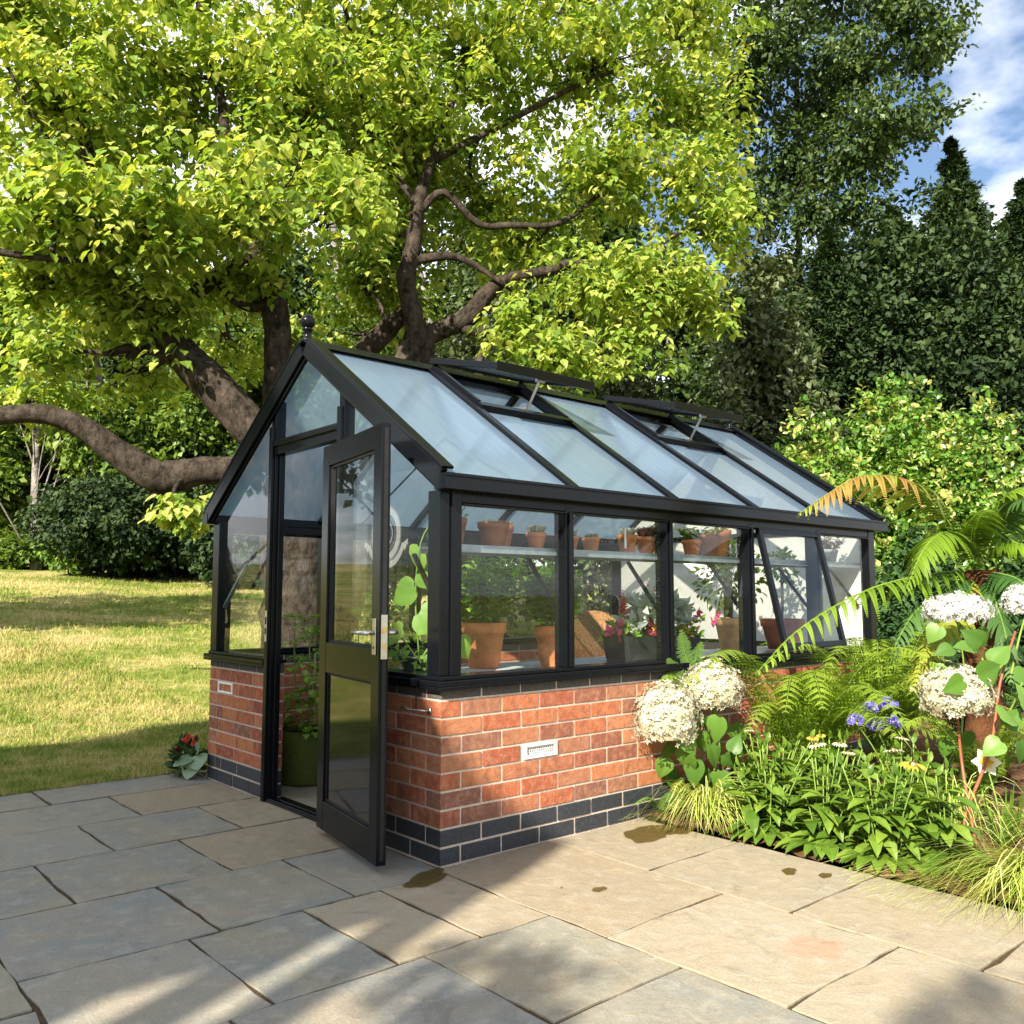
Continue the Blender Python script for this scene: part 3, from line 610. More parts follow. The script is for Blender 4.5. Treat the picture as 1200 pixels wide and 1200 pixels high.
# shelves inside, with brackets
sf = MB(); sf.box((.10, .075, 1.325), (LEN-.08, .30, 1.332)); sf.box((.10, .068, 1.305), (LEN-.08, .0745, 1.34)); sf.box((.10, .3005, 1.305), (LEN-.08, .307, 1.34))
so = sf.build('shelf', M['galv'], GH, False, .001); so['label'] = 'pale grey metal shelf along the patio side'
for x in PX[1:-1]+[.06, LEN-.09]:
    b = MB(); b.beam((x, .088, 1.04), (x, .295, 1.30), (1, 0, 0), (0, -1, 1), .022, .014); b.build('bracket', M['black'], so, False, .001)
b = MB(); b.beam((.04, W-.09, 1.04), (.04, W-.40, 1.30), (1, 0, 0), (0, 1, 1), .022, .012); b.build('bracket', M['galv'], so)
# tie bar and roof brace seen through the glass
b = MB(); b.tube([(.9, .10, 1.50), (.9, W/2, 2.05)], .006, 6); b.tube([(.9, W-.10, 1.50), (.9, W/2, 2.05)], .006, 6); b.build('roof_brace', M['black'], GH)
# door, folded right back against the gable
DL, DH = .70, 1.80; hp = np.array([-.085, .80, .035]); fe = np.array([-.215, .075, .035]); du = nrm(fe-hp); DLn = np.linalg.norm(fe-hp)
dn_ = np.array([du[1], -du[0], 0]); dn_ = dn_ if dn_[0] < 0 else -dn_       # towards the viewer
def dp(u, z, d): return hp+du*u+np.array([0, 0, z])+dn_*d
def dbox(b, u0, u1, z0, z1, d0, d1):
    vs = [dp(u, z, d) for z in (z0, z1) for u, d in ((u0, d0), (u1, d0), (u1, d1), (u0, d1))]
    b.add(vs, [(0, 3, 2, 1), (4, 5, 6, 7), (0, 1, 5, 4), (1, 2, 6, 5), (2, 3, 7, 6), (3, 0, 4, 7)])
d = MB(); sw = .085; D = DLn
dbox(d, 0, sw, 0, DH, 0, .042); dbox(d, D-sw, D, 0, DH, 0, .042)
for z0, z1 in ((0, .13), (.72, .86), (DH-.10, DH)): dbox(d, sw+.0003, D-sw-.0003, z0, z1, .001, .041)
door = d.build('door', M['black'], GH, False, .002); door['label'] = 'black half-glazed door folded back against the gable'
bd = MB()
for z0, z1 in ((.13, .72), (.86, DH-.10)):
    for u0, u1, a, b in ((sw, sw+.012, z0, z1), (D-sw-.012, D-sw, z0, z1), (sw+.0122, D-sw-.0122, z0, z0+.012), (sw+.0122, D-sw-.0122, z1-.012, z1)): dbox(bd, u0+.0004, u1-.0004, a+.0004, b-.0004, .012, .030)
bd.build('glazing_bead', M['black_matt'], door)
pg = MB(); pg.add([dp(sw, .86, .021), dp(D-sw, .86, .021), dp(D-sw, DH-.1, .021), dp(sw, DH-.1, .021)], [(0, 1, 2, 3)]); pg.build('door_pane', M['glass'], door, fix=False)
lp = MB(); dbox(lp, sw, D-sw, .13, .72, .015, .027); M['gloss'] = simple('black_gloss_panel', (.006, .006, .007), .06, .5, 0, .05, 50, 0, .5); lp.build('lower_panel', M['gloss'], door)
ed = MB(); dbox(ed, D+.0005, D+.004, .02, DH-.02, .012, .030); ed.build('edge_seal', M['black_matt'], door)
lk = MB(); dbox(lk, D-.062, D-.026, .835, .985, .0425, .049); dbox(lk, D-.062, D-.026, .835, .985, -.008, -.0005); lk.build('lock_plate', M['steel'], door, False, .002)
le = MB(); dbox(le, D+.0045, D+.006, .82, 1.0, .008, .036); lo = le.build('lock_case', M['steel'], door)
lb = MB(); dbox(lb, D+.0062, D+.016, .925, .95, .014, .030); lb.build('latch_bolt', M['brass'], door); lb = MB(); dbox(lb, D+.0062, D+.008, .86, .885, .014, .030); lb.build('deadbolt', M['brass'], door)
for s in (1, -1):
    hd = MB(); b0 = .049 if s > 0 else -.008
    hd.tube([dp(D-.044, .925, b0), dp(D-.044, .925, b0+s*.05)], .009, 10); hd.tube([dp(D-.040, .925, b0+s*.045), dp(D-.10, .926, b0+s*.052), dp(D-.165, .924, b0+s*.048)], [.009, .0085, .008], 10); hd.build('handle', M['steel'], door, True)
kh = MB(); kh.tube([dp(D-.044, .865, .0492), dp(D-.044, .865, .0505)], .006, 8); kh.build('keyhole', M['dark'], door)
for z in (.2, .9, 1.6):
    hg_ = MB(); hg_.tube([dp(-.008, z-.04, .012), dp(-.008, z+.04, .012)], .008, 8); hg_.build('hinge', M['black'], door)
# etched crest on glass: oval band with letters, ribbon under it
def text_mesh(s, size):
    c = bpy.data.curves.new('lettering', 'FONT'); c.body = s; c.size = size; c.align_x = 'CENTER'; c.align_y = 'CENTER'
    t = bpy.data.objects.new('lettering', c); COL.objects.link(t); bpy.context.view_layer.update()
    me = bpy.data.meshes.new_from_object(t.evaluated_get(bpy.context.evaluated_depsgraph_get())); vs = [tuple(v.co) for v in me.vertices]; fs = [tuple(p.vertices) for p in me.polygons]
    bpy.data.objects.remove(t); bpy.data.curves.remove(c); bpy.data.meshes.remove(me); return vs, fs
def crest(fn, parent, rx=.085, rz=.135):
    b = MB(); lt = MB(); n = 48
    def band(r0, r1, a0=0, a1=2*math.pi, cx=0, cz=0, k=n, sx=rx, sz=rz):
        vs = []; fs = []
        for i in range(k+1):
            a = a0+(a1-a0)*i/k
            for r in (r0, r1): vs.append(fn(cx+sx*r*math.cos(a), cz+sz*r*math.sin(a), 0))
        fs = [(2*i, 2*i+1, 2*i+3, 2*i+2) for i in range(k)]; b.add(vs, fs)
    band(.74, 1.0); band(.64, .66); band(1.03, 1.05)
    band(1.22, 1.44, R(205), R(335), 0, .02, 24); 
    for sgn in (-1, 1): b.add([fn(sgn*x*rx/.085, z*rz/.135, 0) for x, z in ((.098, -.052), (.128, -.030), (.134, -.062), (.122, -.060), (.112, -.088))], [(0, 1, 2, 3, 4)])
    for i in range(26):                                   # small wreath in the middle
        a = 2*math.pi*i/26; cx, cz = .30*rx*1.5*math.cos(a), .33*rz*1.3*math.sin(a); t = a+1.9
        b.add([fn(cx+.010*math.cos(t), cz+.010*math.sin(t), 0), fn(cx+.004*math.cos(t+1.6), cz+.004*math.sin(t+1.6), 0), fn(cx-.010*math.cos(t), cz-.010*math.sin(t), 0), fn(cx-.004*math.cos(t+1.6), cz-.004*math.sin(t+1.6), 0)], [(0, 1, 2, 3)])
    for ch, ang in (('I', 207), ('N', 219), ('C', 332)):
        vs, fs = text_mesh(ch, .036); a = R(ang); cx, cz = rx*.87*math.cos(a), rz*.87*math.sin(a); tx, tz = -math.sin(a)*rx, math.cos(a)*rz; l = math.hypot(tx, tz); tx, tz = tx/l, tz/l
        b.mi = 1; b.add([fn(cx+x*tx-y*(-tz)*-1, cz+x*tz+y*(-tx)*-1, .0008) for x, y, _ in vs], fs)
    for ang in (188, 352):
        a = R(ang); b.add([fn(rx*.87*math.cos(a)+.004*math.cos(q), rz*.87*math.sin(a)+.004*math.sin(q), .0008) for q in np.linspace(0, 5.4, 7)], [tuple(range(7))])
    b.build('etched_crest', [M['etch'], M['galv']], parent, fix=False)
crest(lambda u, v, d: (.0185-d, .466-u, 1.40+v), GH, .120, .128)
crest(lambda u, v, d: (.0185-d, 2.06-u, 1.39+v), GH, .098, .122)
# hold-back hook on the wall and the stop on the sill
k = MB(); k.tube([(-.004, .075, .628), (-.010, .075, .628)], .014, 12); k.tube([(-.012, .075, .628), (-.035, .085, .630), (-.055, .16, .628), (-.06, .20, .640), (-.058, .215, .630)], .0045, 8); k.build('door_hook', M['steel'], GH, True)
k = MB(); k.tube([(-.036, .125, .748), (-.075, .125, .748)], [.016, .018], 14); k.tube([(-.04, .125, .74), (-.04, .125, .63)], .003, 6); k.build('door_stop', M['black'], GH)
# ---------------------------------------------------------------- growing things: helpers
def lf_raw(L_, mb, mi, rnd=.5):
    V = np.array(mb.v); L_.V.append(V); fl = np.array([i for f in mb.f for i in f]); ln = np.array([len(f) for f in mb.f])
    L_.L.append(fl+L_.nv); st = np.concatenate([[0], np.cumsum(ln)[:-1]]); L_.S.append(st+L_.nl)
    L_.R.append(np.full(len(ln), rnd)); L_.M.append(np.full(len(ln), mi)); L_.nv += len(V); L_.nl += len(fl)
def bez(pts, n=14):                                          # smooth curve through points (Catmull-Rom)
    P = np.array(pts, float); P = np.vstack([2*P[0]-P[1], P, 2*P[-1]-P[-2]]); o = []
    k = len(P)-3
    for i in range(k):
        m = max(2, int(round(n/k)))
        for t in np.linspace(0, 1, m, endpoint=(i == k-1)):
            a, b, c, d = P[i:i+4]; o.append(.5*((2*b)+(c-a)*t+(2*a-5*b+4*c-d)*t*t+(3*b-a-3*c+d)*t**3))
    return np.array(o)
def clusters(blobs, n, shell=.55):                           # random places inside a set of ellipsoids, most of them near the skin
    vol = np.array([b[3]*b[4]*b[5] for b in blobs])**.75; pick = RNG.choice(len(blobs), n, p=vol/vol.sum()); B = np.array(blobs)[pick]
    d = rvec(n); r = 1-shell*RNG.random(n)**1.6
    return B[:, :3]+d*r[:, None]*B[:, 3:6], d
def crown(blobs, n, per, size, spread, m, tv=RHOMB, droop=.4, name='crown', parent=None, shell=.6, tone=.25, wid=1.0, up=.5, hue=None):
    c, d = clusters(blobs, n, shell); k = n*per
    cc = np.repeat(c, per, 0); dd = np.repeat(d, per, 0)
    pos = cc+rvec(k)*(RNG.random(k)**.5)[:, None]*spread*np.array([1, 1, .7])
    y = nrm(dd*.6+rvec(k)*.9+np.array([0, 0, -droop])); z = nrm(dd*.5+rvec(k)*.6+np.array([0, 0, up]))
    rn = np.clip(np.repeat(RNG.random(n), per)*(1-tone*0)+RNG.normal(size=k)*.16, 0, 1)
    L_ = LF(); s = size*RNG.uniform(.65, 1.3, k); L_.add(*tv, pos, y, z, s, rn, s*wid)
    return L_.build(name, m, parent), c
def limb(mb, a, b, r0, r1, n=6, bend=.15, sides=6):
    a, b = np.array(a, float), np.array(b, float); l = np.linalg.norm(b-a); mid = (a+b)/2+rvec(1)[0]*l*bend+np.array([0, 0, l*.06])
    p = bez([a, mid, b], n); mb.tube(p, np.linspace(r0, r1, len(p)), sides, True, .08)
def ground_z(x, y): return float(terrain(x, y)) if y > 2.68 else 0.0
def simple_tree(name, label, cat, base, blobs, n, per, size, spread, m, bark, tr=.2, group=None, limbs=14, lr=.2, **kw):
    base = np.array(base, float); t = thing(name, label, cat, tuple(base), group)
    c_o, cl = crown(blobs, n, per, size, spread, m, parent=t, **kw)
    b = MB(); top = np.array(max(blobs, key=lambda q: q[2])[:3]); mid = base*.5+top*.5+np.array([RNG.normal()*.2, RNG.normal()*.2, 0])
    p = bez([base-(0, 0, .1), base+(0, 0, .4), mid, top], 14); b.tube(p, np.linspace(tr*1.25, tr*.25, len(p)), 10, True, .07)
    for i in RNG.choice(len(cl), min(limbs, len(cl)), False):
        s = p[RNG.integers(4, 11)]; limb(b, s, cl[i], tr*lr, tr*.04)
    b.build('trunk', bark, t, True); return t
def px_blobs(lst, dsp=1.0):                                  # (px, py, depth, rx px, ry px) -> ellipsoids in the garden
    o = []
    for px, py, d, rx, ry in lst:
        c = at(px, py, d); k = d/FPX; o.append((c[0], c[1], c[2], rx*k*dsp, rx*k*dsp, ry*k))
    return o
def foot(px, d):
    c = at(px, 690, d); return (c[0], c[1], ground_z(c[0], c[1]))

# ---------------------------------------------------------------- the old spreading tree behind the greenhouse
def big_tree():
    base = np.array([*at(352, 690, 8.25)[:2], 0.0]); base[2] = ground_z(base[0], base[1])
    t = thing('broadleaf_tree', 'old spreading broadleaf tree with lime green leaves and crooked brown limbs behind the greenhouse', 'tree', tuple(base))
    b = MB()
    def L3(l, n=None, sides=12, wob=.05):
        P = bez([at(x, y, d) for x, y, d, w_ in l], n or len(l)*4); Wd = np.array([w_*d/FPX/2 for x, y, d, w_ in l])
        rr = np.interp(np.linspace(0, len(l)-1, len(P)), np.arange(len(l)), Wd); b.tube(P, rr, sides, True, wob); return P
    tw = at(352, 560, 8.2)
    P = bez([base-(0, 0, .15), base+(0, 0, .25), (base+tw)/2, tw, at(338, 525, 8.15)], 22); b.tube(P, np.interp(np.linspace(0, 1, len(P)), [0, .12, .3, .8, 1], [.55, .40, .33, .34, .24]), 18, True, .10)
    ends = []
    ends.append(L3([(345,575,8.2,60),(310,556,8.1,44),(280,552,8.0,34),(235,552,7.9,32),(195,560,7.85,40),(178,556,7.8,38),(140,532,7.75,34),(100,503,7.7,27),(55,486,7.6,24),(0,487,7.5,22),(-60,497,7.4,20),(-160,470,7.2,12)], 60))
    L3([(200,560,7.85,20),(188,574,7.82,18),(182,582,7.8,10)], 6)
    ends.append(L3([(345,545,8.15,60),(315,517,8.1,48),(290,497,8.1,46),(245,447,8.1,45),(200,400,8.1,39),(165,355,8.1,31),(140,325,8.1,26),(118,270,8.1,19),(106,215,8.1,18),(98,150,8.2,14),(85,95,8.3,10),(60,40,8.4,6)], 60))
    ends.append(L3([(350,545,8.3,50),(328,480,8.4,36),(325,430,8.4,31),(325,385,8.4,31),(316,330,8.4,30),(298,292,8.4,28),(282,262,8.5,22),(268,200,8.6,15),(258,110,8.8,11),(236,20,9,9),(225,-60,9.2,6)], 50))
    ends.append(L3([(296,296,8.4,22),(268,314,8.35,20),(240,335,8.3,19),(222,352,8.25,18),(212,366,8.2,14)], 16)); ends.append(L3([(222,352,8.25,10),(195,352,8.1,7),(165,347,8.0,5)], 8))
    ends.append(L3([(322,352,8.4,13),(300,360,8.3,12),(282,357,8.25,11),(262,340,8.2,10),(252,326,8.2,8)], 12))
    ends.append(L3([(196,418,8.1,16),(182,411,8.0,15),(150,408,7.9,12),(128,415,7.85,9)], 10)); ends.append(L3([(165,410,7.95,10),(148,420,7.9,7)], 4))
    ends.append(L3([(98,306,7.2,5),(60,303,7.1,8),(30,300,7.0,8),(0,295,6.95,9),(-60,280,6.9,10)], 14))
    s0 = base+(.9, .1, 0); s0[2] = ground_z(s0[0], s0[1])+.1
    Pq = bez([base+(.2, 0, .5), at(430, 600, 8.6), at(462, 470, 8.9), at(484, 405, 9.0)], 18); b.tube(Pq, np.linspace(.26, .14, len(Pq)), 12, True, .06)
    ends.append(L3([(484,410,9.0,28),(486,380,9.0,24),(476,330,9.0,22),(484,290,9.0,20),(490,240,9.0,16),(505,190,9.1,12),(530,120,9.3,8),(545,50,9.5,5)], 36))
    ends.append(L3([(500,440,9.1,26),(498,400,9.1,24),(520,385,9.1,22),(548,372,9.1,24),(575,340,9.1,20),(600,325,9.1,12),(640,318,9.1,12),(672,308,9.1,13),(700,312,9.1,8),(760,296,9.3,5)], 36))
    ends.append(L3([(425,415,9.3,26),(455,385,9.3,24),(475,365,9.2,18)], 10))
    ends.append(L3([(498,395,9.05,16),(470,320,9.0,12),(520,300,9.0,11),(555,310,9.0,8),(600,340,9,5)], 14))
    ends.append(L3([(540,384,9.1,12),(580,392,9.0,12),(620,388,8.9,8),(660,400,8.8,4)], 10)); ends.append(L3([(575,392,9.0,8),(560,430,9.0,10),(570,455,9.0,8)], 6))
    ends.append(L3([(490,250,9,10),(520,225,9,9),(560,262,9.1,8),(600,264,9.2,8),(660,260,9.4,7),(720,212,9.6,4)], 18)); ends.append(L3([(268,210,8.6,9),(330,170,8.8,7),(380,100,9,5),(410,30,9.2,4)], 14))
    ends.append(L3([(106,215,8.1,10),(70,180,8.0,7),(40,140,7.9,5),(10,80,7.9,4)], 12)); ends.append(L3([(490,240,9.0,11),(440,170,9.1,7),(420,90,9.3,5)], 12))
    ends.append(L3([(505,190,9.1,9),(600,140,9.4,7),(700,90,9.7,5),(780,70,9.9,3)], 14)); ends.append(L3([(118,285,8.1,14),(92,292,8.0,12),(88,330,7.9,8)], 8))
    pads = [(300,235,7.5,150,40),(175,262,7.4,110,42),(400,250,8.0,70,55),(60,245,7.3,75,55),(60,120,8.2,110,80),(190,90,8.7,130,80),(330,120,8.9,130,70),(430,55,9.3,140,60),(560,70,9.6,150,75),(690,80,9.9,140,75),(800,135,10.0,80,60),
            (800,215,9.7,80,45),(700,200,9.4,110,55),(830,270,9.2,60,45),(775,330,8.9,70,50),(820,380,8.9,40,40),(690,345,8.9,90,45),(665,420,8.5,85,32),(760,400,8.8,60,40),(600,380,8.7,45,30),(560,240,10.0,90,60),(460,200,9.8,80,60),(620,290,10.0,80,50),
            (470,300,9.9,60,45),(250,335,8.6,70,30),(40,340,7.7,60,50),(150,170,9.3,110,60),(370,180,8.8,110,55),(480,130,9.2,120,60),(20,20,8.4,120,70),(180,-20,9,160,60),(400,-40,9.4,180,60),(650,-20,9.8,180,60),(810,30,10.2,80,70),
            (130,345,7.8,70,40),(300,330,8.3,40,30),(60,420,7.9,50,25),(210,600,7.3,30,18),(200,375,7.8,40,30),(480,345,9.8,40,30),(420,330,9.6,60,60),(860,240,9.5,30,25),(150,440,8.8,70,32),(270,410,9.6,50,35),(40,470,8.6,60,30),(345,400,9.6,35,40),(420,390,10.0,60,40),(100,380,8.5,70,35)]
    blobs = px_blobs(pads); tw_ = MB(); allP = np.concatenate(ends)
    L_ = LF(); area = np.array([p[3]*p[4] for p in pads], float); nc_tot = 10800
    for (bl, pd, a) in zip(blobs, pads, area):
        n = int(nc_tot*a/area.sum()); 
        if n < 4: continue
        n = max(n, 14); bl = (*bl[:3], bl[3], bl[4], bl[5]*(1.35 if pd[2] < 8 else 1.1)); c, d = clusters([bl], n, .9); c[:, 2] += (RNG.random(n)-.3)*bl[5]*.3
        hole = np.sin(c[:, 0]*4.1+1)*np.sin(c[:, 1]*3.7+2)+np.sin(c[:, 2]*4.9+c[:, 0]*1.3); keep = hole > -.75+RNG.normal(size=n)*.25; c = c[keep]; n = len(c)
        per = 9; k = n*per; cc = np.repeat(c, per, 0); az = RNG.random(k)*6.283; out = np.stack([np.cos(az), np.sin(az), np.zeros(k)], -1)
        dn = RNG.uniform(.25, 1.5, k)[:, None]; y = nrm(out-np.array([0, 0, 1.0])*dn+rvec(k)*.25); z = nrm(np.array([0, 0, 1.0])+out*.7+rvec(k)*.4+np.array([-.25, -.1, 0]))
        pos = cc+out*RNG.uniform(.02, .13, k)[:, None]+np.array([0, 0, 1])*RNG.uniform(-.10, .08, k)[:, None]
        s = RNG.uniform(.045, .11, k)*(1.08 if pd[2] < 7.9 else .97); rn = np.clip(np.repeat(np.clip(.55+RNG.normal(size=n)*.22, 0, 1), per)+RNG.normal(size=k)*.15, 0, 1)
        L_.add(*HEART, pos, y, z, s, rn, s*RNG.uniform(.8, 1.05, k))
        q = np.array(bl[:3]); near = allP[np.argmin(np.linalg.norm(allP-q, axis=1))]
        limb(tw_, near, q, .028, .012, 8, .12); 
        for i in RNG.choice(n, min(n, 7), False): limb(tw_, q*.7+near*.3, c[i], .012, .004, 5, .15, 5)
    L_.build('crown', M['catalpa'], t); b.add(tw_.v, tw_.f); b.build('trunk', M['bark'], t, True)
big_tree()

# ---------------------------------------------------------------- trees and shrubs further off
far = [(-60,31,270,110,'mid','pale green roadside-high tree leaning out beyond the far left edge of the lawn'),(55,33,370,80,'mid','rounded mid green tree behind the slim pale trunk at the lawn end'),(150,30,350,85,'darkleaf','dark leafy tree directly behind the low evergreen bush'),
       (240,28,330,90,'mid','broad green tree seen between the two largest limbs'),(345,29,300,95,'darkleaf','dark tree showing beside the finial above the roof ridge'),(450,26,335,85,'mid','leafy tree seen under the right-hand stems of the old tree'),(105,36,330,110,'darkleaf','dark tree filling the gap behind the slim pale trunk and the rounded tree'),(-5,27,420,70,'mid','lower bushy green tree at the far left edge of the lawn'),
       (560,27,150,130,'darkleaf','tall dark tree hidden behind the old crown above the near roof vent'),(690,26,110,130,'darkleaf','tall dark tree behind the right half of the old crown'),(130,32,60,120,'mid','tall green tree behind the left half of the old crown'),(440,30,30,130,'darkleaf','tallest dark tree behind the centre of the old crown'),(330,33,130,150,'mid','tall green tree behind the middle of the old crown'),(800,25,170,100,'darkleaf','dark tree between the old crown and the tall airy tree')]
for px, d, top, hw, m, lab in far:
    fx = foot(px, d); k = d/FPX; zt = CAM[2]+(697-top)*k; bl = []
    for i in range(9):
        bl.append((fx[0]+RNG.normal()*hw*k*.55, fx[1]+RNG.normal()*hw*k*.55, fx[2]+1.2+(zt-fx[2]-1.5)*(.12+.86*i/9), hw*k*.55*(1.1-.5*i/9), hw*k*.55*(1.1-.5*i/9), (zt-fx[2])*.14))
    simple_tree('distant_tree', lab, 'tree', fx, bl, 2400, 12, .22, .5, M[m], M['barkgrey'], .25, 'distant trees past the lawn')
fx = foot(40, 25); bl = [(fx[0]+RNG.normal()*.9, fx[1]+RNG.normal()*.9, fx[2]+3.2+i*.8, 1.0, 1.0, .7) for i in range(6)]
simple_tree('slim_tree', 'slim tree with a bare pale straight trunk at the end of the lawn', 'tree', fx, bl, 300, 10, .24, .45, M['mid'], M['barkgrey'], .16)
def bush(name, label, px, d, top, hw, m, n=700, per=12, size=.12, spread=.25, tv=RHOMB, group=None, lift=.0, nb=9, bark='barkdark', cat='shrub', flat=.5, **kw):
    fx = foot(px, d); k = d/FPX; H = CAM[2]+(697-top)*k-fx[2]; r = hw*k; bl = []
    for i in range(nb):
        a = RNG.random()*6.283; q = RNG.random()**.5*.62; zc = H*(.30+.42*RNG.random()*(1-q*.6)); rr = r*(.42+.15*RNG.random())
        bl.append((fx[0]+r*q*math.cos(a), fx[1]+r*q*math.sin(a), fx[2]+zc, rr, rr, H*.30))
    bl.append((fx[0], fx[1], fx[2]+H*.72, r*.5, r*.5, H*.28)); bl.append((fx[0], fx[1], fx[2]+H*.3, r*.9, r*.9, H*.3))
    return simple_tree(name, label, cat, fx, bl, n, per, size, spread, M[m], M[bark], max(.05, r*.06), group, tv=tv, **kw)
bush('evergreen_bush', 'wide dark evergreen bush at the end of the lawn', 165, 24, 548, 112, 'conifer', 3600, 14, .15, .28, droop=.5, nb=16)
bush('evergreen_bush', 'smaller dark evergreen bush touching the greenhouse edge at the lawn end', 290, 22.5, 520, 75, 'conifer', 2400, 14, .15, .28, droop=.5, nb=12)
bush('low_shrub', 'low yellowish green shrub left of the dark evergreen bush', 12, 25, 618, 40, 'mid', 350, 12, .16, .25)
bush('low_shrub', 'pale green airy shrub leaning against the left end of the dark evergreen bush', 82, 23.4, 575, 30, 'bright', 300, 12, .15, .25)
bush('olive_shrub', 'grey olive shrub rising behind the middle of the greenhouse roof', 560, 14, 300, 95, 'olive', 1000, 12, .13, .28)
bush('olive_shrub', 'olive shrub behind the farther open roof vent', 720, 13.5, 330, 90, 'olive', 1000, 12, .12, .28)
bush('olive_shrub', 'tall grey olive shrub between the old tree and the dark conifers', 900, 13.5, 245, 85, 'olive', 1500, 12, .12, .26, droop=.7)
bush('olive_shrub', 'dull olive shrub with bare twigs beside the far end of the ridge', 850, 12.2, 400, 60, 'olive', 800, 12, .10, .22, limbs=40)
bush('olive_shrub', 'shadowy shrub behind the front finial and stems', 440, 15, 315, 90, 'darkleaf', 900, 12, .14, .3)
bush('leafy_shrub', 'bright green shrub with pale flower heads behind the roof end', 950, 10.6, 462, 80, 'bright', 1500, 12, .085, .16, tv=OVAL, lift=0)
bush('leafy_shrub', 'tallest bright green shrub below the pointed conifer', 1065, 11.2, 425, 95, 'bright', 1800, 12, .085, .16, tv=OVAL)
bush('leafy_shrub', 'bright green shrub behind the tree fern crown', 1165, 10.4, 452, 85, 'bright', 1500, 12, .085, .16, tv=OVAL)
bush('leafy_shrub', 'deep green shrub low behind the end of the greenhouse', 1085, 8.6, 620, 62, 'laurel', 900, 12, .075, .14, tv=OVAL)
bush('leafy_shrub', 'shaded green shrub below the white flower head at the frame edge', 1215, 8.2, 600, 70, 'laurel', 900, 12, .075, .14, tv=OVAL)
# tall airy tree, upper right
def tall_tree():
    fx = foot(935, 20); k = 20/FPX; bl = []
    for (px, py, rx, ry) in ((930,-120,120,60),(850,-40,90,50),(980,-20,110,45),(1060,20,80,28),(1100,45,40,16),(900,60,80,50),(1000,80,70,35),(1080,70,50,18),(860,130,70,50),(960,130,60,40),(1040,140,70,22),(1090,135,45,14),(930,190,70,45),(1000,185,60,30),(1030,165,60,18),(870,240,60,50),(960,250,50,40),(1010,235,40,24),(1050,-60,100,40),(900,320,60,40)):
        d = 20+RNG.normal()*.7; c = at(px, py, d); bl.append((*c, rx*k, rx*k*.9, ry*k))
    simple_tree('tall_tree', 'tall dark airy tree with sky showing through its tiers', 'tree', fx, bl, 3000, 16, .14, .32, M['darkleaf'], M['barkdark'], .13, limbs=7, lr=.10, droop=.5, shell=.95)
tall_tree()
def conifer(label, px, d, top, hw, n=1500):
    fx = foot(px, d); k = d/FPX; H = CAM[2]+(697-top)*k-fx[2]; r = hw*k; t = thing('conifer', label, 'tree', fx, 'dark conifers on the right')
    per = 16; m_ = 420; hb = RNG.random(m_)**.85*.995; azb = RNG.random(m_)*6.283; rb = r*np.minimum(1, (1-hb)*1.5+.005)*RNG.uniform(.6, 1.15, m_)   # boughs
    pk = RNG.integers(0, m_, n); u = RNG.random(n)**.6; o1 = np.stack([np.cos(azb), np.sin(azb), 0*azb], -1)[pk]
    c = np.stack([np.full(n, fx[0]), np.full(n, fx[1]), fx[2]+.3+hb[pk]*(H-.3)], -1)+o1*(rb[pk]*u)[:, None]; c[:, 2] -= rb[pk]*u*.12; sc_ = np.minimum(1, rb[pk]*1.6+.08)[:, None]; c += rvec(n)*.14*sc_
    kk = n*per; pos = np.repeat(c, per, 0)+rvec(kk)*.24*RNG.random(kk)[:, None]*np.repeat(sc_, per, 0); o = np.repeat(o1, per, 0)
    y = nrm(o*.8+rvec(kk)*.75+np.array([0, 0, -.1])); z = nrm(np.array([0, 0, 1])+o*.7+rvec(kk)*.6)
    rn = np.clip(np.repeat(RNG.random(m_)[pk], per)*.6+np.repeat(u, per)*.25+RNG.normal(size=kk)*.15, 0, 1); s = RNG.uniform(.06, .17, kk); L_ = LF(); L_.add(*RHOMB, pos, y, z, s, rn, s*.55); L_.build('crown', M['conifer'], t)
    b = MB(); b.tube([fx, (fx[0], fx[1], fx[2]+H*.9)], [.2, .03], 8); b.build('trunk', M['barkdark'], t, True)
conifer('pointed dark conifer standing highest against the sky', 1140, 19, 138, 112, 6500)
conifer('dark conifer with a blunt top left of the pointed one', 1065, 18, 225, 130, 6500)
conifer('dark conifer cut off by the edge of the picture', 1225, 18, 190, 125, 6000)
bush('yew_tree', 'broad dark yew mass filling the space between the pointed conifers', 1095, 17.3, 205, 165, 'conifer', 6500, 16, .14, .34, nb=26, cat='tree', droop=.2)
conifer('low dark conifer behind the grey olive shrub', 985, 16.5, 255, 95, 5000)

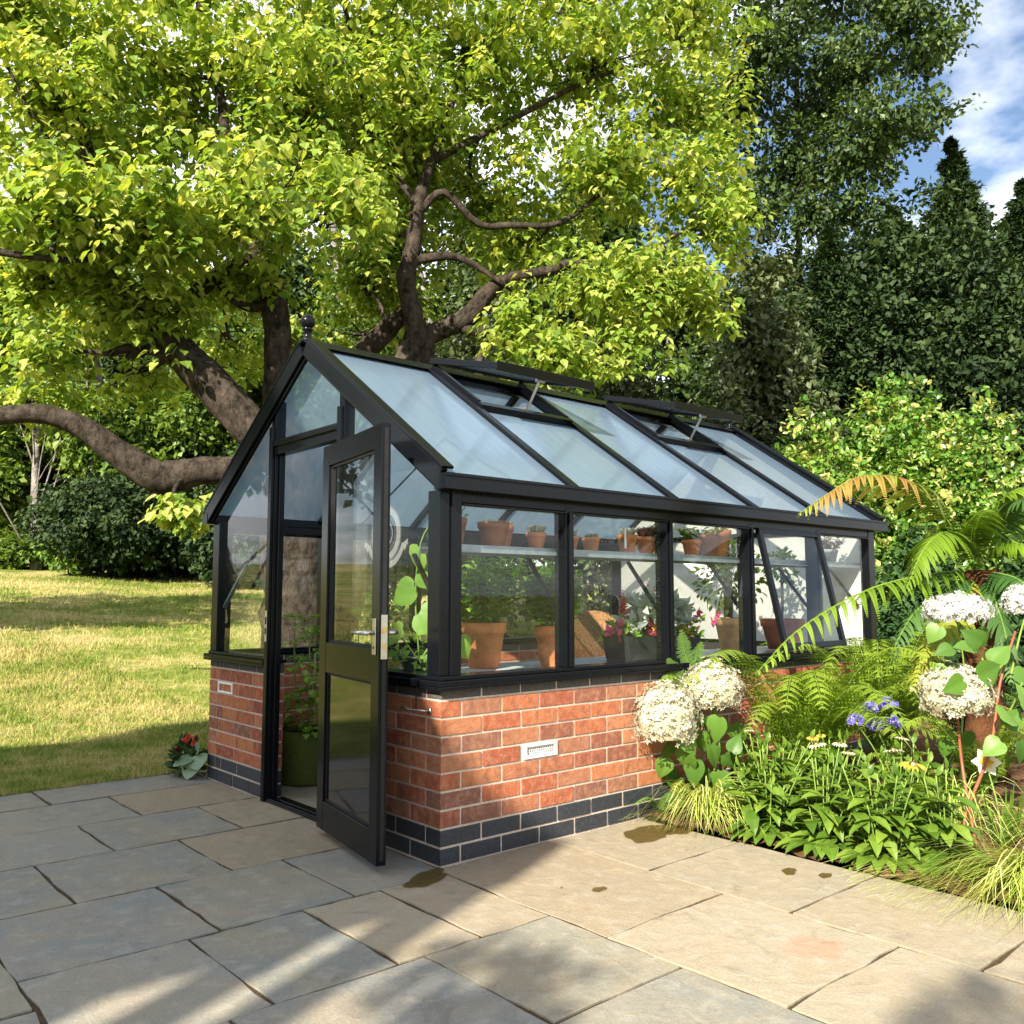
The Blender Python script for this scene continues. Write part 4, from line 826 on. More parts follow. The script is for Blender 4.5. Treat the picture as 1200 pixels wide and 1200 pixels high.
# ---------------------------------------------------------------- ferns
def frond(parent, pts, wid, m='fern', pairs=24, droop=.25, nrm_up=None, sub=9, tip_fade=1.0, name='frond', label=None, stem=.10, fwd=.45):
    P = bez(pts, 40); T = nrm(np.gradient(P, axis=0)); L_ = LF(); s = np.linspace(0, 1, len(P))
    u = nrm_up if nrm_up is not None else np.array([0, 0, 1.0])
    b = MB(); b.tube(P, np.linspace(.0055, .0012, len(P)), 5); lf_raw(L_, b, 1)
    ts = np.linspace(stem, .985, pairs); pos = []; yd = []; zd = []; sz = []; rn = []
    for t in ts:
        c = np.array([np.interp(t, s, P[:, i]) for i in range(3)]); tg = nrm(np.array([np.interp(t, s, T[:, i]) for i in range(3)])); sd_ = nrm(np.cross(tg, u)); nn = np.cross(sd_, tg)
        w_ = wid*min(1, (t-stem)/.28+.25)**.8*(1-t)**.62*1.25
        for sg in (-1, 1):
            d0 = nrm(sd_*sg+tg*(fwd+random.uniform(-.12, .12))+u*random.uniform(-.12, .12)); L0 = w_*random.uniform(.8, 1.12); dr_ = droop*random.uniform(.7, 1.3); rr = min(1, max(0, t*tip_fade+random.uniform(-.15, .15)))
            for j in range(sub):
                q = (j+.6)/sub; dz = -dr_*q*q*L0; pc = c+d0*q*L0+np.array([0, 0, dz]); dd = nrm(d0+np.array([0, 0, -2*dr_*q])); ll = max(.006, L0*(.22 if sub < 12 else .135)*(1-q)**.6+.004)
                for s2 in (-1, 1):
                    pos.append(pc); yd.append(nrm(tg*s2+dd*.75)); zd.append(np.cross(dd, tg)*sg); sz.append(ll); rn.append(rr)
    L_.add(*RHOMB, np.array(pos), np.array(yd), np.array(zd), np.array(sz), np.array(rn), np.array(sz)*(.85 if sub < 12 else 1.35))
    o = L_.build(name, [M[m], M['stem']], parent)
    if label: o['label'] = label
    return o
def fern(label, base, n, ln, wid, m, az0=0, az1=360, lift=1.0, pairs=22, group='ferns in the border', sub=8):
    t = thing('fern', label, 'fern', base, group); base = np.array(base, float)
    for i in range(n):
        a = R(az0+(az1-az0)*(i+random.uniform(.2, .8))/n); l = ln*random.uniform(.75, 1.12); h = l*lift*random.uniform(.55, .9); o = np.array([math.cos(a), math.sin(a), 0])
        frond(t, [base, base+o*l*.18+(0, 0, h*.55), base+o*l*.48+(0, 0, h*.92), base+o*l*.85+(0, 0, h*.72)], wid*random.uniform(.8, 1.1), m, pairs, .3, sub=sub)
    return t
fern('large yellow-green fern clump against the brick wall behind the purple flowers', (2.38, -.24, .02), 16, 1.15, .20, 'fern', 150, 400, .95, 26)
fern('large feathery fern nearest the far corner of the greenhouse', (3.05, -.38, .02), 14, 1.05, .19, 'fern', 130, 420, 1.15, 26)
fern('dark green fern hanging its fronds before the last window', (3.45, -.75, .03), 9, .9, .16, 'ferndark', 100, 420, 1.0, 22)
fern('small dark fern at the foot of the brick wall by the patio edge', (1.36, -.06, .01), 7, .22, .07, 'ferndark', 160, 390, .8, 14, sub=6)
fern('small yellowing fern beside the brick wall under the hydrangea leaves', (1.52, -.10, .01), 5, .24, .07, 'fernyellow', 180, 350, .9, 14, sub=6)
t = thing('fern', 'upright dark fern standing against the glass behind the white hydrangea', 'fern', (1.78, -.10, .02), 'ferns in the border')
for tip, md in (((798,738,4.72),(806,775,4.75)),((822,752,4.75),(815,785,4.78)),((782,772,4.66),(797,795,4.7)),((842,775,4.8),(825,800,4.82))):
    frond(t, [(1.78, -.10, .02), (1.76, -.11, .45), at(*md), at(*tip)], .10, 'ferndark', 20, .2, np.array([-.5, -.8, .2]), stem=.45)
fern('fresh green fern below the tree fern trunk', (2.72, -1.05, .03), 9, .62, .13, 'fern', 60, 400, .9, 20)
# tree fern
tf = thing('tree_fern', 'tree fern with a fibrous brown trunk and one rust-tinged arching frond', 'tree fern', (2.98, -1.0, 0))
b = MB(); top = at(1150, 668, 5.0); P = bez([(2.98, -1.0, -.05), (2.97, -.99, .5), top+(.0, .0, -.35), top], 26); b.tube(P, [.105+.02*math.sin(i*2.3) for i in range(len(P))], 14, True, .14); b.build('trunk', M['fibre'], tf, True)
TFR = [([(1150,665,5.0),(1110,610,4.95),(1065,565,4.9),(1010,558,4.85),(968,580,4.82),(935,603,4.8)], .25, 'fernrust', 1.0), ([(1152,660,5.0),(1160,615,5.0),(1180,580,4.95),(1215,570,4.9),(1250,590,4.8)], .17, 'fern', .6),
       ([(1152,662,5.0),(1175,640,4.9),(1205,640,4.8),(1240,670,4.7)], .16, 'fern', .6), ([(1148,668,5.0),(1095,672,4.9),(1020,690,4.75),(940,735,4.6),(885,790,4.5)], .19, 'fern', .7), ([(1148,668,5.0),(1110,690,4.9),(1070,720,4.8),(1040,775,4.7)], .15, 'ferndark', .5),
       ([(1150,665,5.0),(1130,640,5.1),(1100,640,5.3),(1060,670,5.5)], .17, 'fern', .5), ([(1152,665,5.0),(1165,700,4.8),(1180,750,4.7),(1185,800,4.6)], .13, 'ferndark', .4), ([(1150,665,5.0),(1140,630,4.9),(1150,600,4.6),(1165,600,4.3)], .16, 'fern', .4),
       ([(1150,668,5.0),(1120,715,4.75),(1085,760,4.6),(1070,810,4.5)], .14, 'fernyellow', .4), ([(1150,665,5.0),(1115,625,4.85),(1085,640,4.75),(1062,690,4.7)], .2, 'fern', .5), ([(1150,665,5.0),(1172,610,4.9),(1200,585,4.7),(1230,600,4.6)], .2, 'ferndark', .5), ([(1150,665,5.0),(1195,620,5.3),(1240,600,5.6)], .17, 'fern', .5), ([(1150,668,5.0),(1195,680,4.7),(1225,720,4.5)], .14, 'ferndark', .5)]
for l, w_, m_, tfade in TFR:
    o = frond(tf, [at(*q) for q in l], w_*1.1, m_, 27, .65, None, 22, tfade, stem=.12)
    if m_ == 'fernrust': o['label'] = 'arching frond turning orange at its bend'

# ---------------------------------------------------------------- border plants
def bloom(parent, c, rx, rz, m, n=420, fl=.017):
    n = int(n*1.25)
    d = rvec(n*2); d = d[d[:, 2] > -.55][:n]; k = len(d); lump = 1+.16*np.sin(d[:, 0]*9+2)*np.sin(d[:, 1]*8)*np.sin(d[:, 2]*7+1)
    pos = np.array(c)+d*np.array([rx, rx, rz])*lump[:, None]*RNG.uniform(.84, 1.06, k)[:, None]; L_ = LF(); s = RNG.uniform(.8, 1.25, k)*fl
    L_.add(*PETAL4, pos, nrm(np.cross(d, rvec(k))), nrm(d+rvec(k)*.45), s, RNG.random(k))
    b = MB(); b.lathe([(rx*.86*math.cos(a), rz*.86*math.sin(a)) for a in np.linspace(-.6, 1.5, 10)], c, 16); lf_raw(L_, b, 0, .15); return L_.build('bloom', M[m], parent)
def stems(parent, paths, r, m='stem', name='stem'):
    for p in paths: b = MB(); q = bez(p, 14); b.tube(q, np.linspace(r, r*.6, len(q)), 7); b.build(name, M[m], parent, True)
def leaves(parent, lst, m, tv=HEART, wid=.85, name='foliage'):    # (position, tip direction, normal, length)
    L_ = LF(); a = np.array
    L_.add(*tv, a([q[0] for q in lst]), a([q[1] for q in lst]), a([q[2] for q in lst]), a([q[3] for q in lst]), RNG.random(len(lst)), a([q[3]*wid for q in lst])); return L_.build(name, M[m], parent, tv in (BIGHEART, BIGROUND))
VIEW = -FW
def pleaf(px, py, d, ang, l, tilt=.4):                       # leaf seen face-on: base pixel, direction angle in the picture, length
    y = RT*math.cos(R(ang))+UP*math.sin(R(ang)); z = nrm(VIEW+np.array([0, 0, 1])*tilt+rvec(1)[0]*.75); return (at(px, py, d), nrm(y+rvec(1)[0]*.2), z, l*.92)
hy = thing('hydrangea', 'white hydrangea with two large heads leaning over the brick wall', 'hydrangea', (1.62, -.16, .01))
bloom(hy, at(781, 842, 4.42), .165, .185, 'floret', 620, .019); bloom(hy, at(834, 808, 4.60), .155, .145, 'floret', 520, .019); bloom(hy, at(783, 798, 4.62), .04, .035, 'fern', 60, .014)
stems(hy, [[(1.62,-.16,0), at(812,905,4.5), at(790,862,4.45)], [(1.62,-.16,0), at(838,890,4.6), at(836,830,4.62)], [(1.6,-.15,0), at(800,880,4.6), at(784,803,4.63)], [(1.62,-.16,0), at(850,900,4.6), at(868,868,4.55)]], .007)
leaves(hy, [pleaf(803,880,4.40,-80,.15),(pleaf(842,842,4.45,-115,.14)),pleaf(790,875,4.5,-140,.11),pleaf(815,892,4.42,-105,.14),pleaf(833,875,4.46,-60,.13),pleaf(800,862,4.38,-60,.13),pleaf(822,858,4.48,-95,.13),pleaf(850,885,4.5,-50,.12),pleaf(858,880,4.4,60,.10),
    pleaf(780,890,4.5,-110,.12),pleaf(845,905,4.5,-85,.13),pleaf(828,920,4.5,-100,.12),pleaf(795,915,4.55,-90,.12),pleaf(812,840,4.6,-30,.12),pleaf(860,850,4.7,-70,.12),pleaf(818,905,4.6,-60,.14),pleaf(785,905,4.6,-70,.12),pleaf(838,930,4.6,-70,.11)], 'hydleaf', BIGHEART, .95)
hr = thing('hydrangea', 'hydrangea on red-brown canes with one cream head half hidden by a round leaf', 'hydrangea', (1.80, -1.38, .02))
bloom(hr, at(1122, 716, 4.35), .155, .085, 'floretwhite', 430, .019); bloom(hr, at(1119, 815, 4.0), .155, .135, 'floret', 480, .020); bloom(hr, at(1204, 706, 4.3), .11, .09, 'floretwhite', 260, .019)
stems(hr, [[(1.82,-1.36,0), at(1130,960,3.9), at(1160,880,3.92), at(1172,800,4.0), at(1190,740,4.1)], [(1.80,-1.40,0), at(1128,900,4.0), at(1122,840,4.02)]], .009, 'redstem', 'cane')
stems(hr, [[(1.85,-1.35,0), at(1126,900,4.2), at(1130,790,4.35), at(1122,730,4.36)], [at(1185,790,4.05), at(1195,745,4.2), at(1204,715,4.28)], [at(1172,815,4.0), at(1150,770,4.0), at(1138,745,4.05)], [at(1165,860,3.95), at(1185,830,3.9), at(1198,800,3.85)]], .006)
leaves(hr, [pleaf(1128,798,3.85,-150,.105),pleaf(1150,752,3.9,140,.10),pleaf(1108,782,4.05,-130,.09),pleaf(1148,792,3.9,20,.13),pleaf(1172,838,3.8,-20,.12),pleaf(1180,850,3.85,60,.10),pleaf(1172,870,3.8,-150,.10),pleaf(1190,790,3.9,-20,.11),pleaf(1140,760,4.1,170,.10),pleaf(1165,775,4.0,60,.11),
    pleaf(1185,760,4.1,-60,.11),pleaf(1115,760,4.2,-160,.09),pleaf(1195,870,3.9,-70,.11),pleaf(1155,900,3.95,-40,.09),pleaf(1205,830,3.8,100,.12),pleaf(1130,860,4.1,-70,.09),pleaf(1110,870,4.15,-110,.08),pleaf(1100,735,4.3,-120,.10),pleaf(1145,740,4.3,-40,.10)], 'hydleaf', BIGHEART, 1.1)
def cone_flower(parent, c, r, m, up=(0, 0, 1), n=18):
    L_ = LF(); upv = nrm(np.array(up)+rvec(1)[0]*.25); a = nrm(np.cross(upv, (.3, .8, .1))); b_ = np.cross(upv, a)
    th = np.linspace(0, 6.283, n, endpoint=False)+.1; d = a[None]*np.cos(th)[:, None]+b_[None]*np.sin(th)[:, None]
    L_.add(*LANCE, np.array(c)+d*r*.25, nrm(d-upv*.12), np.tile(upv, (n, 1)), np.full(n, r*.85), RNG.random(n), np.full(n, r*1.0))
    q = MB(); q.lathe([(r*.34, -.004), (r*.36, .004), (r*.26, r*.24), (r*.1, r*.32)], c, 10); lf_raw(L_, q, 1); return L_.build('flower', [M[m], M['brass']], parent)
cones = [((1.58,-.50),'leafy coneflower plant beside the sedge tuft, with one tall pale bud',[(878,856,'palepetal',.022)]),((1.42,-.63),'coneflower plant bearing a curled peach bud and a pale flower',[(957,873,'palepetal',.036),(952,865,'yellow',.022)]),
         ((1.43,-.90),'coneflower plant with two flat pale yellow heads over its leaves',[(984,872,'palepetal',.026),(994,882,'palepetal',.024)]),((1.44,-1.16),'coneflower plant with a single bright yellow open flower',[(1070,897,'yellow',.042)]),
         ((1.78,-.46),'coneflower plant deeper in the border below the large fern',[(962,862,'yellow',.02)]),((1.78,-.76),'coneflower plant with round green buds in front of the purple flowers',[(1003,884,'fern',.02),(1025,884,'fern',.022)]),((1.80,-1.06),'coneflower plant with a wide pale flower next to the purple heads',[(1047,880,'palepetal',.038),(1057,865,'palepetal',.026)]),
         ((1.55,-1.38),'coneflower plant nearest the red-brown canes',[(1096,904,'fern',.022)]),((1.86,-.34),'low coneflower plant squeezed between hydrangea and sedge',[]),((2.05,-.62),'hindmost coneflower plant under the yellow-green fern',[]),((2.1,-1.0),'hindmost coneflower plant beside the fresh green fern',[])]
for (xy, lab, fl) in cones:
    t = thing('coneflower', lab, 'plant', (*xy, .01), 'coneflowers along the patio edge'); lst = []; pths = []
    for i in range(13):
        a = random.random()*6.283; rr = random.uniform(.01, .15); bp = np.array([xy[0]+rr*.4*math.cos(a), xy[1]+rr*.4*math.sin(a), .0]); tp = np.array([xy[0]+rr*1.25*math.cos(a), xy[1]+rr*1.25*math.sin(a), random.uniform(.22, .40)]); pths.append([bp, bp*.4+tp*.6+(0, 0, .03), tp])
        for j in range(9):
            q = (j+1.2)/10; p = bp+(tp-bp)*q; az = j*2.4+random.random(); o = np.array([math.cos(az), math.sin(az), random.uniform(-.75, .35)]); lst.append((p, nrm(o), nrm(np.array([0, 0, 1.0])+o*.2+rvec(1)[0]*.2), random.uniform(.10, .18)*(1.12-.4*q)))
        lst.append((tp, nrm(rvec(1)[0]*.5+(0, 0, 1)), rvec(1)[0], .06))
    for i in range(14):
        a = random.uniform(2.2, 5.4); o = np.array([math.cos(a), math.sin(a), -.12]); lst.append((np.array([*xy, .05])+o*.07, nrm(o), np.array([0, 0, 1.0]), random.uniform(.12, .17)))
    leaves(t, lst, 'coneleaf', LANCE, 1.35); b = MB()
    for p in pths: b.tube(bez(p, 6), .0032, 5)
    b.build('stem', M['stem'], t, True)
    for px, py, m_, r in fl:
        d0 = float(np.dot(np.array([*xy, .3])-CAM, FW)); c = at(px, py, d0); cone_flower(t, c, r*1.25, m_); b = MB(); b.tube(bez([(xy[0], xy[1], .1), ((xy[0]+c[0])/2, (xy[1]+c[1])/2, c[2]*.6), c], 8), .003, 5); b.build('flower_stem', M['stem'], t, True)
def umbel(parent, c, r, m, n=34):
    d = rvec(n*2); d = d[d[:, 2] > -.35][:n]; k = len(d); L_ = LF(); L_.add(*LANCE, np.array(c)+d*r*.35, d, nrm(np.cross(d, rvec(k))), np.full(k, r*.8), RNG.random(k), np.full(k, r*.9)); L_.add(*PETAL4, np.array(c)+d*r, nrm(np.cross(d, rvec(k))), d, np.full(k, r*.36), RNG.random(k)); return L_.build('flower_head', M[m], parent)
for (xy, lab, hd) in (((2.35,-.82),'agapanthus with three close purple-blue flower heads',[(1003,846),(1020,832),(1026,850)]),((2.42,-1.0),'agapanthus with two purple-blue heads leaning right',[(1042,826),(1046,848)])):
    t = thing('agapanthus', lab, 'plant', (*xy, .01), 'agapanthus in the border'); lst = []
    for i in range(26): a = random.random()*6.283; o = np.array([math.cos(a), math.sin(a), random.uniform(.5, 1.6)]); lst.append((np.array([*xy, .0]), nrm(o), nrm(np.array([-o[0], -o[1], 1.0])), random.uniform(.2, .34)))
    leaves(t, lst, 'coneleaf', BLADE, .08)
    for px, py in hd:
        d0 = float(np.dot(np.array([*xy, .4])-CAM, FW))+random.uniform(-.1, .1); c = at(px, py, d0); umbel(t, c, .042, 'purple'); b = MB(); b.tube(bez([(*xy, 0), (xy[0]*.5+c[0]*.5, xy[1]*.5+c[1]*.5, c[2]*.6), c], 8), .004, 5); b.build('flower_stem', M['stem'], t, True)
def sedge(label, base, n, ln, az0, az1, flat=.6, m='sedge', w0=.0055):
    t = thing('sedge', label, 'grass clump', base, 'striped sedges by the patio'); V = []; F = []; rn = []; base = np.array(base, float)
    for i in range(n):
        a = R(random.uniform(az0, az1)); o = np.array([math.cos(a), math.sin(a), 0]); l = ln*random.uniform(.55, 1.1); h = l*random.uniform(.25, .8)*flat; sd_ = np.array([-o[1], o[0], 0])
        p0 = base+rvec(1)[0]*np.array([.05, .05, 0]); P = bez([p0, p0+o*l*.22+(0, 0, h*.75), p0+o*l*.58+(0, 0, h*.8)+sd_*random.uniform(-.05, .05)*l, p0+o*l+(0, 0, max(.012, h*.12))+sd_*random.uniform(-.15, .15)*l], 9); k0 = len(V); w_ = w0*random.uniform(.6, 1.2)
        for j, p in enumerate(P): q = j/(len(P)-1); V += [p-sd_*w_*(1-q**2)*.5, p+sd_*w_*(1-q**2)*.5+(0, 0, .001)]
        F += [(k0+2*j, k0+2*j+1, k0+2*j+3, k0+2*j+2) for j in range(len(P)-1)]; rn += [random.random()]*(len(P)-1)
    V = np.array(V); V[:, 2] = np.maximum(V[:, 2], .008); me = raw_mesh('leaf_tuft', V, np.array(F).ravel(), np.arange(len(F))*4, None, rn); link_mesh('leaf_tuft', me, t, [M[m]])
sedge('striped yellow-green sedge tuft below the white hydrangea', (1.44, -.27, .01), 260, .40, 140, 320, .8, w0=.008)
sedge('big striped sedge spilling over the paving at the right edge', (1.60, -1.70, .01), 700, .70, 130, 300, .36, w0=.008)
sedge('striped sedge behind the spilling one, partly outside the picture', (1.98, -1.72, .02), 260, .55, 40, 330, .6, w0=.008)
sedge('thin sedge tuft between the coneflowers and the canes', (1.95, -1.25, .02), 110, .42, 0, 360, 1.1)
ly_ = thing('lily', 'pale peach lily with a yellow throat beside the canes', 'lily', (1.93, -1.45, .02)); c = at(1156, 893, 3.93); L_ = LF(); th = np.linspace(0, 6.283, 6, endpoint=False)
ax_ = nrm(VIEW+np.array([0, 0, .3])-RT*.35); a1 = nrm(np.cross(ax_, (0, 0, 1))); a2 = np.cross(ax_, a1); d = a1[None]*np.cos(th)[:, None]+a2[None]*np.sin(th)[:, None]
L_.add(*OVAL, np.tile(c-ax_*.02, (6, 1)), nrm(d+ax_*.55), nrm(ax_-d*.4), np.full(6, .068), RNG.random(6), np.full(6, .075)); L_.build('flower', M['palepetal'], ly_)
L_ = LF(); L_.add(*OVAL, np.tile(c-ax_*.016, (6, 1)), nrm(d+ax_*.9), nrm(ax_-d*.4), np.full(6, .04), RNG.random(6), np.full(6, .03)); L_.build('throat', M['yellow'], ly_); stems(ly_, [[(1.93,-1.45,0), (1.93,-1.44,.2), c-ax_*.02]], .005)
lst = []
for i in range(22): a = random.random()*6.283; o = np.array([math.cos(a), math.sin(a), random.uniform(.7, 2)]); lst.append((np.array([1.93, -1.45, .02]), nrm(o), nrm(np.array([-o[0], -o[1], 1.0])), random.uniform(.2, .36)))
leaves(ly_, lst, 'coneleaf', BLADE, .07)
# by the left corner of the greenhouse
rf = thing('bedding_plant', 'small dark-leaved plant with red flowers at the left corner of the brick base', 'plant', (-.06, 2.56, 0)); lst = []
for i in range(150): d = rvec(1)[0]; d[2] = abs(d[2]); lst.append((np.array([-.06, 2.56, .02])+d*np.array([.09, .09, .20])*random.uniform(.4, 1), nrm(d+rvec(1)[0]*.5), nrm(d+(0, 0, .5)), random.uniform(.05, .085)))
leaves(rf, lst, 'laurel', LANCE, 1.6)
for p in ((-.10,2.53,.215),(-.06,2.55,.235),(-.03,2.54,.225),(-.12,2.57,.17),(-.05,2.5,.2)): L_ = LF(); n = 9; L_.add(*OVAL, np.tile(np.array(p), (n, 1)), nrm(rvec(n)+(0, 0, .3)), nrm(rvec(n)+(0, 0, 1)), np.full(n, .028), RNG.random(n), np.full(n, .028)); L_.build('flower', M['red'], rf)
ho = thing('hosta', 'grey-green round-leaved plant lying on the flags by the brick corner', 'plant', (-.09, 2.44, 0)); leaves(ho, [(np.array([-.06,2.44,.10]), nrm(np.array([-.5,-.3,-.55])), nrm(np.array([-.7,-.4,.5])), .12), (np.array([-.05,2.43,.13]), nrm(np.array([-.2,-.5,-.3])), nrm(np.array([-.6,-.5,.6])), .11), (np.array([-.08,2.46,.12]), nrm(np.array([-.8,.1,-.2])), nrm(np.array([-.3,-.2,.9])), .11), (np.array([-.05,2.45,.16]), nrm(np.array([-.1,-.4,.4])), nrm(np.array([-.8,-.3,.3])), .07)], 'hosta', BIGROUND, 1.05)
stems(ho, [[(-.07,2.46,0),(-.06,2.45,.07),(-.055,2.44,.15)]], .006)
# ---------------------------------------------------------------- inside the greenhouse
bt = thing('potting_bench', 'grey slatted potting bench along the windows', 'bench', (1.9, .44, 0)); b = MB()
for i in range(8): y = .118+i*.085; b.box((.115, y, .722), (3.66, y+.078, .738))
b.build('bench_top', M['slatebench'], bt, False, .002); b = MB(); b.box((.13, .135, .672), (3.64, .16, .7215)); b.box((.13, .74, .672), (3.64, .765, .7215)); b.build('bench_rail', M['black'], bt)
for x in (.15, 1.3, 2.45, 3.6):
    for y in (.125, .73): b = MB(); b.box((x, y+.011, 0), (x+.035, y+.044, .6715)); b.build('leg', M['black'], bt)
def pot_mesh(parent, c, r, h, m='terra', rim=True, name='pot'):
    p = MB(); rb = r*.68; rt = r*.93
    prof = [(rb*.96, 0), (rb, .004), (rt, h*.76), (r, h*.765), (r*1.03, h*.99), (r*1.0, h), (r*.9, h), (r*.88, h*.90)] if rim else [(rb, 0), (r, h*.97), (r*.99, h), (r*.93, h), (r*.91, h*.9)]
    p.lathe(prof, c, 28); o = p.build(name, M[m], parent, True); o.data.polygons.foreach_set('use_smooth', [len(q.vertices) == 4 for q in o.data.polygons])
    s = MB(); s.lathe([(r*.87, h*.89), (r*.87, h*.9)], c, 20); s.build('compost', M['soil'], parent); return o
def potted(label, c, r, h, kind, m='terra', name='potted_plant', cat='pot plant', group=None):
    t = thing(name, label, cat, c, group); pot_mesh(t, c, r, h, m); top = np.array([c[0], c[1], c[2]+h*.9]); kind(t, top, r); return t
def succulent(n=22, l=.045, m='succ', sp=.75):
    def k(t, top, r):
        lst = []
        for i in range(n):
            a = i*2.4; q = (i/n)**.5*r*sp; p = top+np.array([q*math.cos(a), q*math.sin(a), .004])
            for j in range(7): b_ = j*.9; o = np.array([math.cos(b_), math.sin(b_), 1.3+random.random()]); lst.append((p, nrm(o), nrm(np.array([-o[0], -o[1], .6])), l*random.uniform(.6, 1.1)))
        leaves(t, lst, m, OVAL, .75)
    return k
def bushy(h, sp, n=26, m='herb', l=.06, tv=LANCE, w_=1.5, nodes=9, lean=(0, 0)):
    def k(t, top, r):
        lst = []; b_ = MB()
        for i in range(n):
            a = random.random()*6.283; q = random.random()**.5; tip = top+np.array([q*sp*math.cos(a)+lean[0], q*sp*math.sin(a)+lean[1], h*random.uniform(.5, 1.05)*(1-.25*q)]); base = top+np.array([q*r*.6*math.cos(a), q*r*.6*math.sin(a), 0]); P = bez([base, base*.45+tip*.55+(0, 0, h*.06), tip], 8); b_.tube(P, .0025, 5)
            for j in range(nodes):
                u = .12+.88*(j+.5)/nodes; p = np.array([np.interp(u, np.linspace(0, 1, len(P)), P[:, z]) for z in range(3)]); az = j*1.57+a
                for s2 in (0, math.pi): o = np.array([math.cos(az+s2), math.sin(az+s2), random.uniform(-.1, .7)]); lst.append((p, nrm(o), nrm(np.array([0, 0, 1.0])+rvec(1)[0]*.4), l*random.uniform(.7, 1.2)*(1.15-.5*u)))
        b_.build('stem', M['stem'], t, True); leaves(t, lst, m, tv, w_)
    return k
def standard(h, r_, m='mid', l=.055, n=420):
    def k(t, top, r):
        b_ = MB(); hd = top+np.array([0, 0, h]); b_.tube(bez([top-(0, 0, .01), top+(.01, 0, h*.5), hd], 8), [.012]*3+[.009]*5 if False else .010, 7); c_ = []
        for i in range(14): d = rvec(1)[0]; e = hd+d*r_*.8; b_.tube(bez([hd-(0, 0, .05), hd*.5+e*.5+(0, 0, .02), e], 5), .003, 5)
        b_.build('stem', M['barkgrey'], t, True); d = rvec(n); p = hd+d*(RNG.random(n)**.5)[:, None]*r_; leaves(t, [(p[i], nrm(d[i]+rvec(1)[0]*.7), nrm(rvec(1)[0]+(0, 0, 1)), l*random.uniform(.7, 1.2)) for i in range(n)], m, OVAL, .8)
    return k
SZ = 1.3325
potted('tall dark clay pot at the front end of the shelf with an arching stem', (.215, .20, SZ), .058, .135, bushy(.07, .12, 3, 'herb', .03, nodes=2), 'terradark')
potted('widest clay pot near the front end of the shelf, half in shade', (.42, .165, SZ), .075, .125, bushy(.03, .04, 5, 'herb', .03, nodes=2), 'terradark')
potted('clay pot of pale stonecrop tucked behind the widest pot', (.535, .245, SZ), .062, .12, succulent(20, .035))
potted('small orange clay pot with a dense cushion of succulent rosettes', (.675, .145, SZ), .050, .085, succulent(26, .048))
potted('small clay pot with pale rosettes just left of the first window post', (.915, .16, SZ), .050, .078, succulent(16, .042))
potted('small clay pot just right of the first window post', (1.075, .16, SZ), .048, .08, succulent(12, .03))
potted('clay pot with a white plant label and pale rosette', (1.345, .15, SZ), .055, .105, succulent(9, .055))
potted('clay pot with a brown-leaved rosette beside the labelled pot', (1.50, .15, SZ), .055, .10, succulent(8, .075, 'purpleleaf'))
potted('clay pot with thin leaves against the second window post', (1.66, .18, SZ), .05, .09, bushy(.12, .08, 7, 'olive', .05, nodes=4))
potted('clay pot with trailing green leaves right of the second window post', (1.90, .15, SZ), .055, .10, bushy(.10, .09, 12, 'mid', .05, nodes=5))
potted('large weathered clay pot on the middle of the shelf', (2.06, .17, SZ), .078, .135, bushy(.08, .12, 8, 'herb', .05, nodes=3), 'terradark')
potted('large orange clay pot standing next to the weathered one', (2.22, .20, SZ), .082, .175, bushy(.05, .06, 6, 'herb', .04, nodes=2), 'terra')
potted('grey pot of purple-leaved plant at the far end of the shelf', (3.50, .19, SZ), .06, .10, bushy(.13, .13, 18, 'purpleleaf', .035, OVAL, .9, 7), 'slatebench')
pl = MB(); pl.box((1.288, .118, SZ+.03), (1.302, .120, SZ+.135)); tag(pl.build('plant_label', M['whitelabel']), 'white plastic plant label standing by a clay pot on the shelf', 'plant label')
BZ = .7385
potted('large clay pot with a tall bushy green herb near the front corner', (.72, .60, BZ), .115, .235, bushy(.44, .28, 60, 'herb', .075, nodes=12), 'terra')
potted('clay pot with an upright leafy plant left of the first window post', (1.06, .43, BZ), .10, .215, bushy(.40, .18, 34, 'herb', .10, nodes=10), 'terra')
potted('pale clay pot with a small round-headed tree', (2.88, .58, BZ), .11, .225, standard(.30, .24), 'terrapale')
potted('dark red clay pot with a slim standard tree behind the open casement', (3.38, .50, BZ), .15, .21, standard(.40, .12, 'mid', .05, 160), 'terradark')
# flower trough
tr_ = thing('flower_trough', 'black trough crowded with red, pink, white and yellow flowers and silver leaves', 'planter', (1.795, .36, BZ)); b = MB(); x0, x1, y0, y1 = 1.47, 2.12, .26, .46
for t_, hh in ((0, 0),): b.prism([(x0+.02, y0+.015, BZ), (x1-.02, y0+.015, BZ), (x1-.02, y1-.015, BZ), (x0+.02, y1-.015, BZ)], (0, 0, .02))
for (pa, pb) in (((x0, y0), (x1, y0)), ((x1, y0), (x1, y1)), ((x1, y1), (x0, y1)), ((x0, y1), (x0, y0))):
    cx, cy = 1.795, .36; s_ = lambda p, k, z: (cx+(p[0]-cx)*k, cy+(p[1]-cy)*k, z)
    b.add([s_(pa, .93, BZ+.0205), s_(pb, .93, BZ+.0205), s_(pb, 1, BZ+.15), s_(pa, 1, BZ+.15), s_(pa, .9, BZ+.0205), s_(pb, .9, BZ+.0205), s_(pb, .95, BZ+.15), s_(pa, .95, BZ+.15)], [(0,1,2,3),(4,7,6,5),(3,2,6,7),(0,4,5,1),(0,3,7,4),(1,5,6,2)])
b.build('trough', M['troughblack'], tr_, fix=False); b = MB(); b.box((x0+.03, y0+.02, BZ+.1), (x1-.03, y1-.02, BZ+.13)); b.build('compost', M['soil'], tr_)
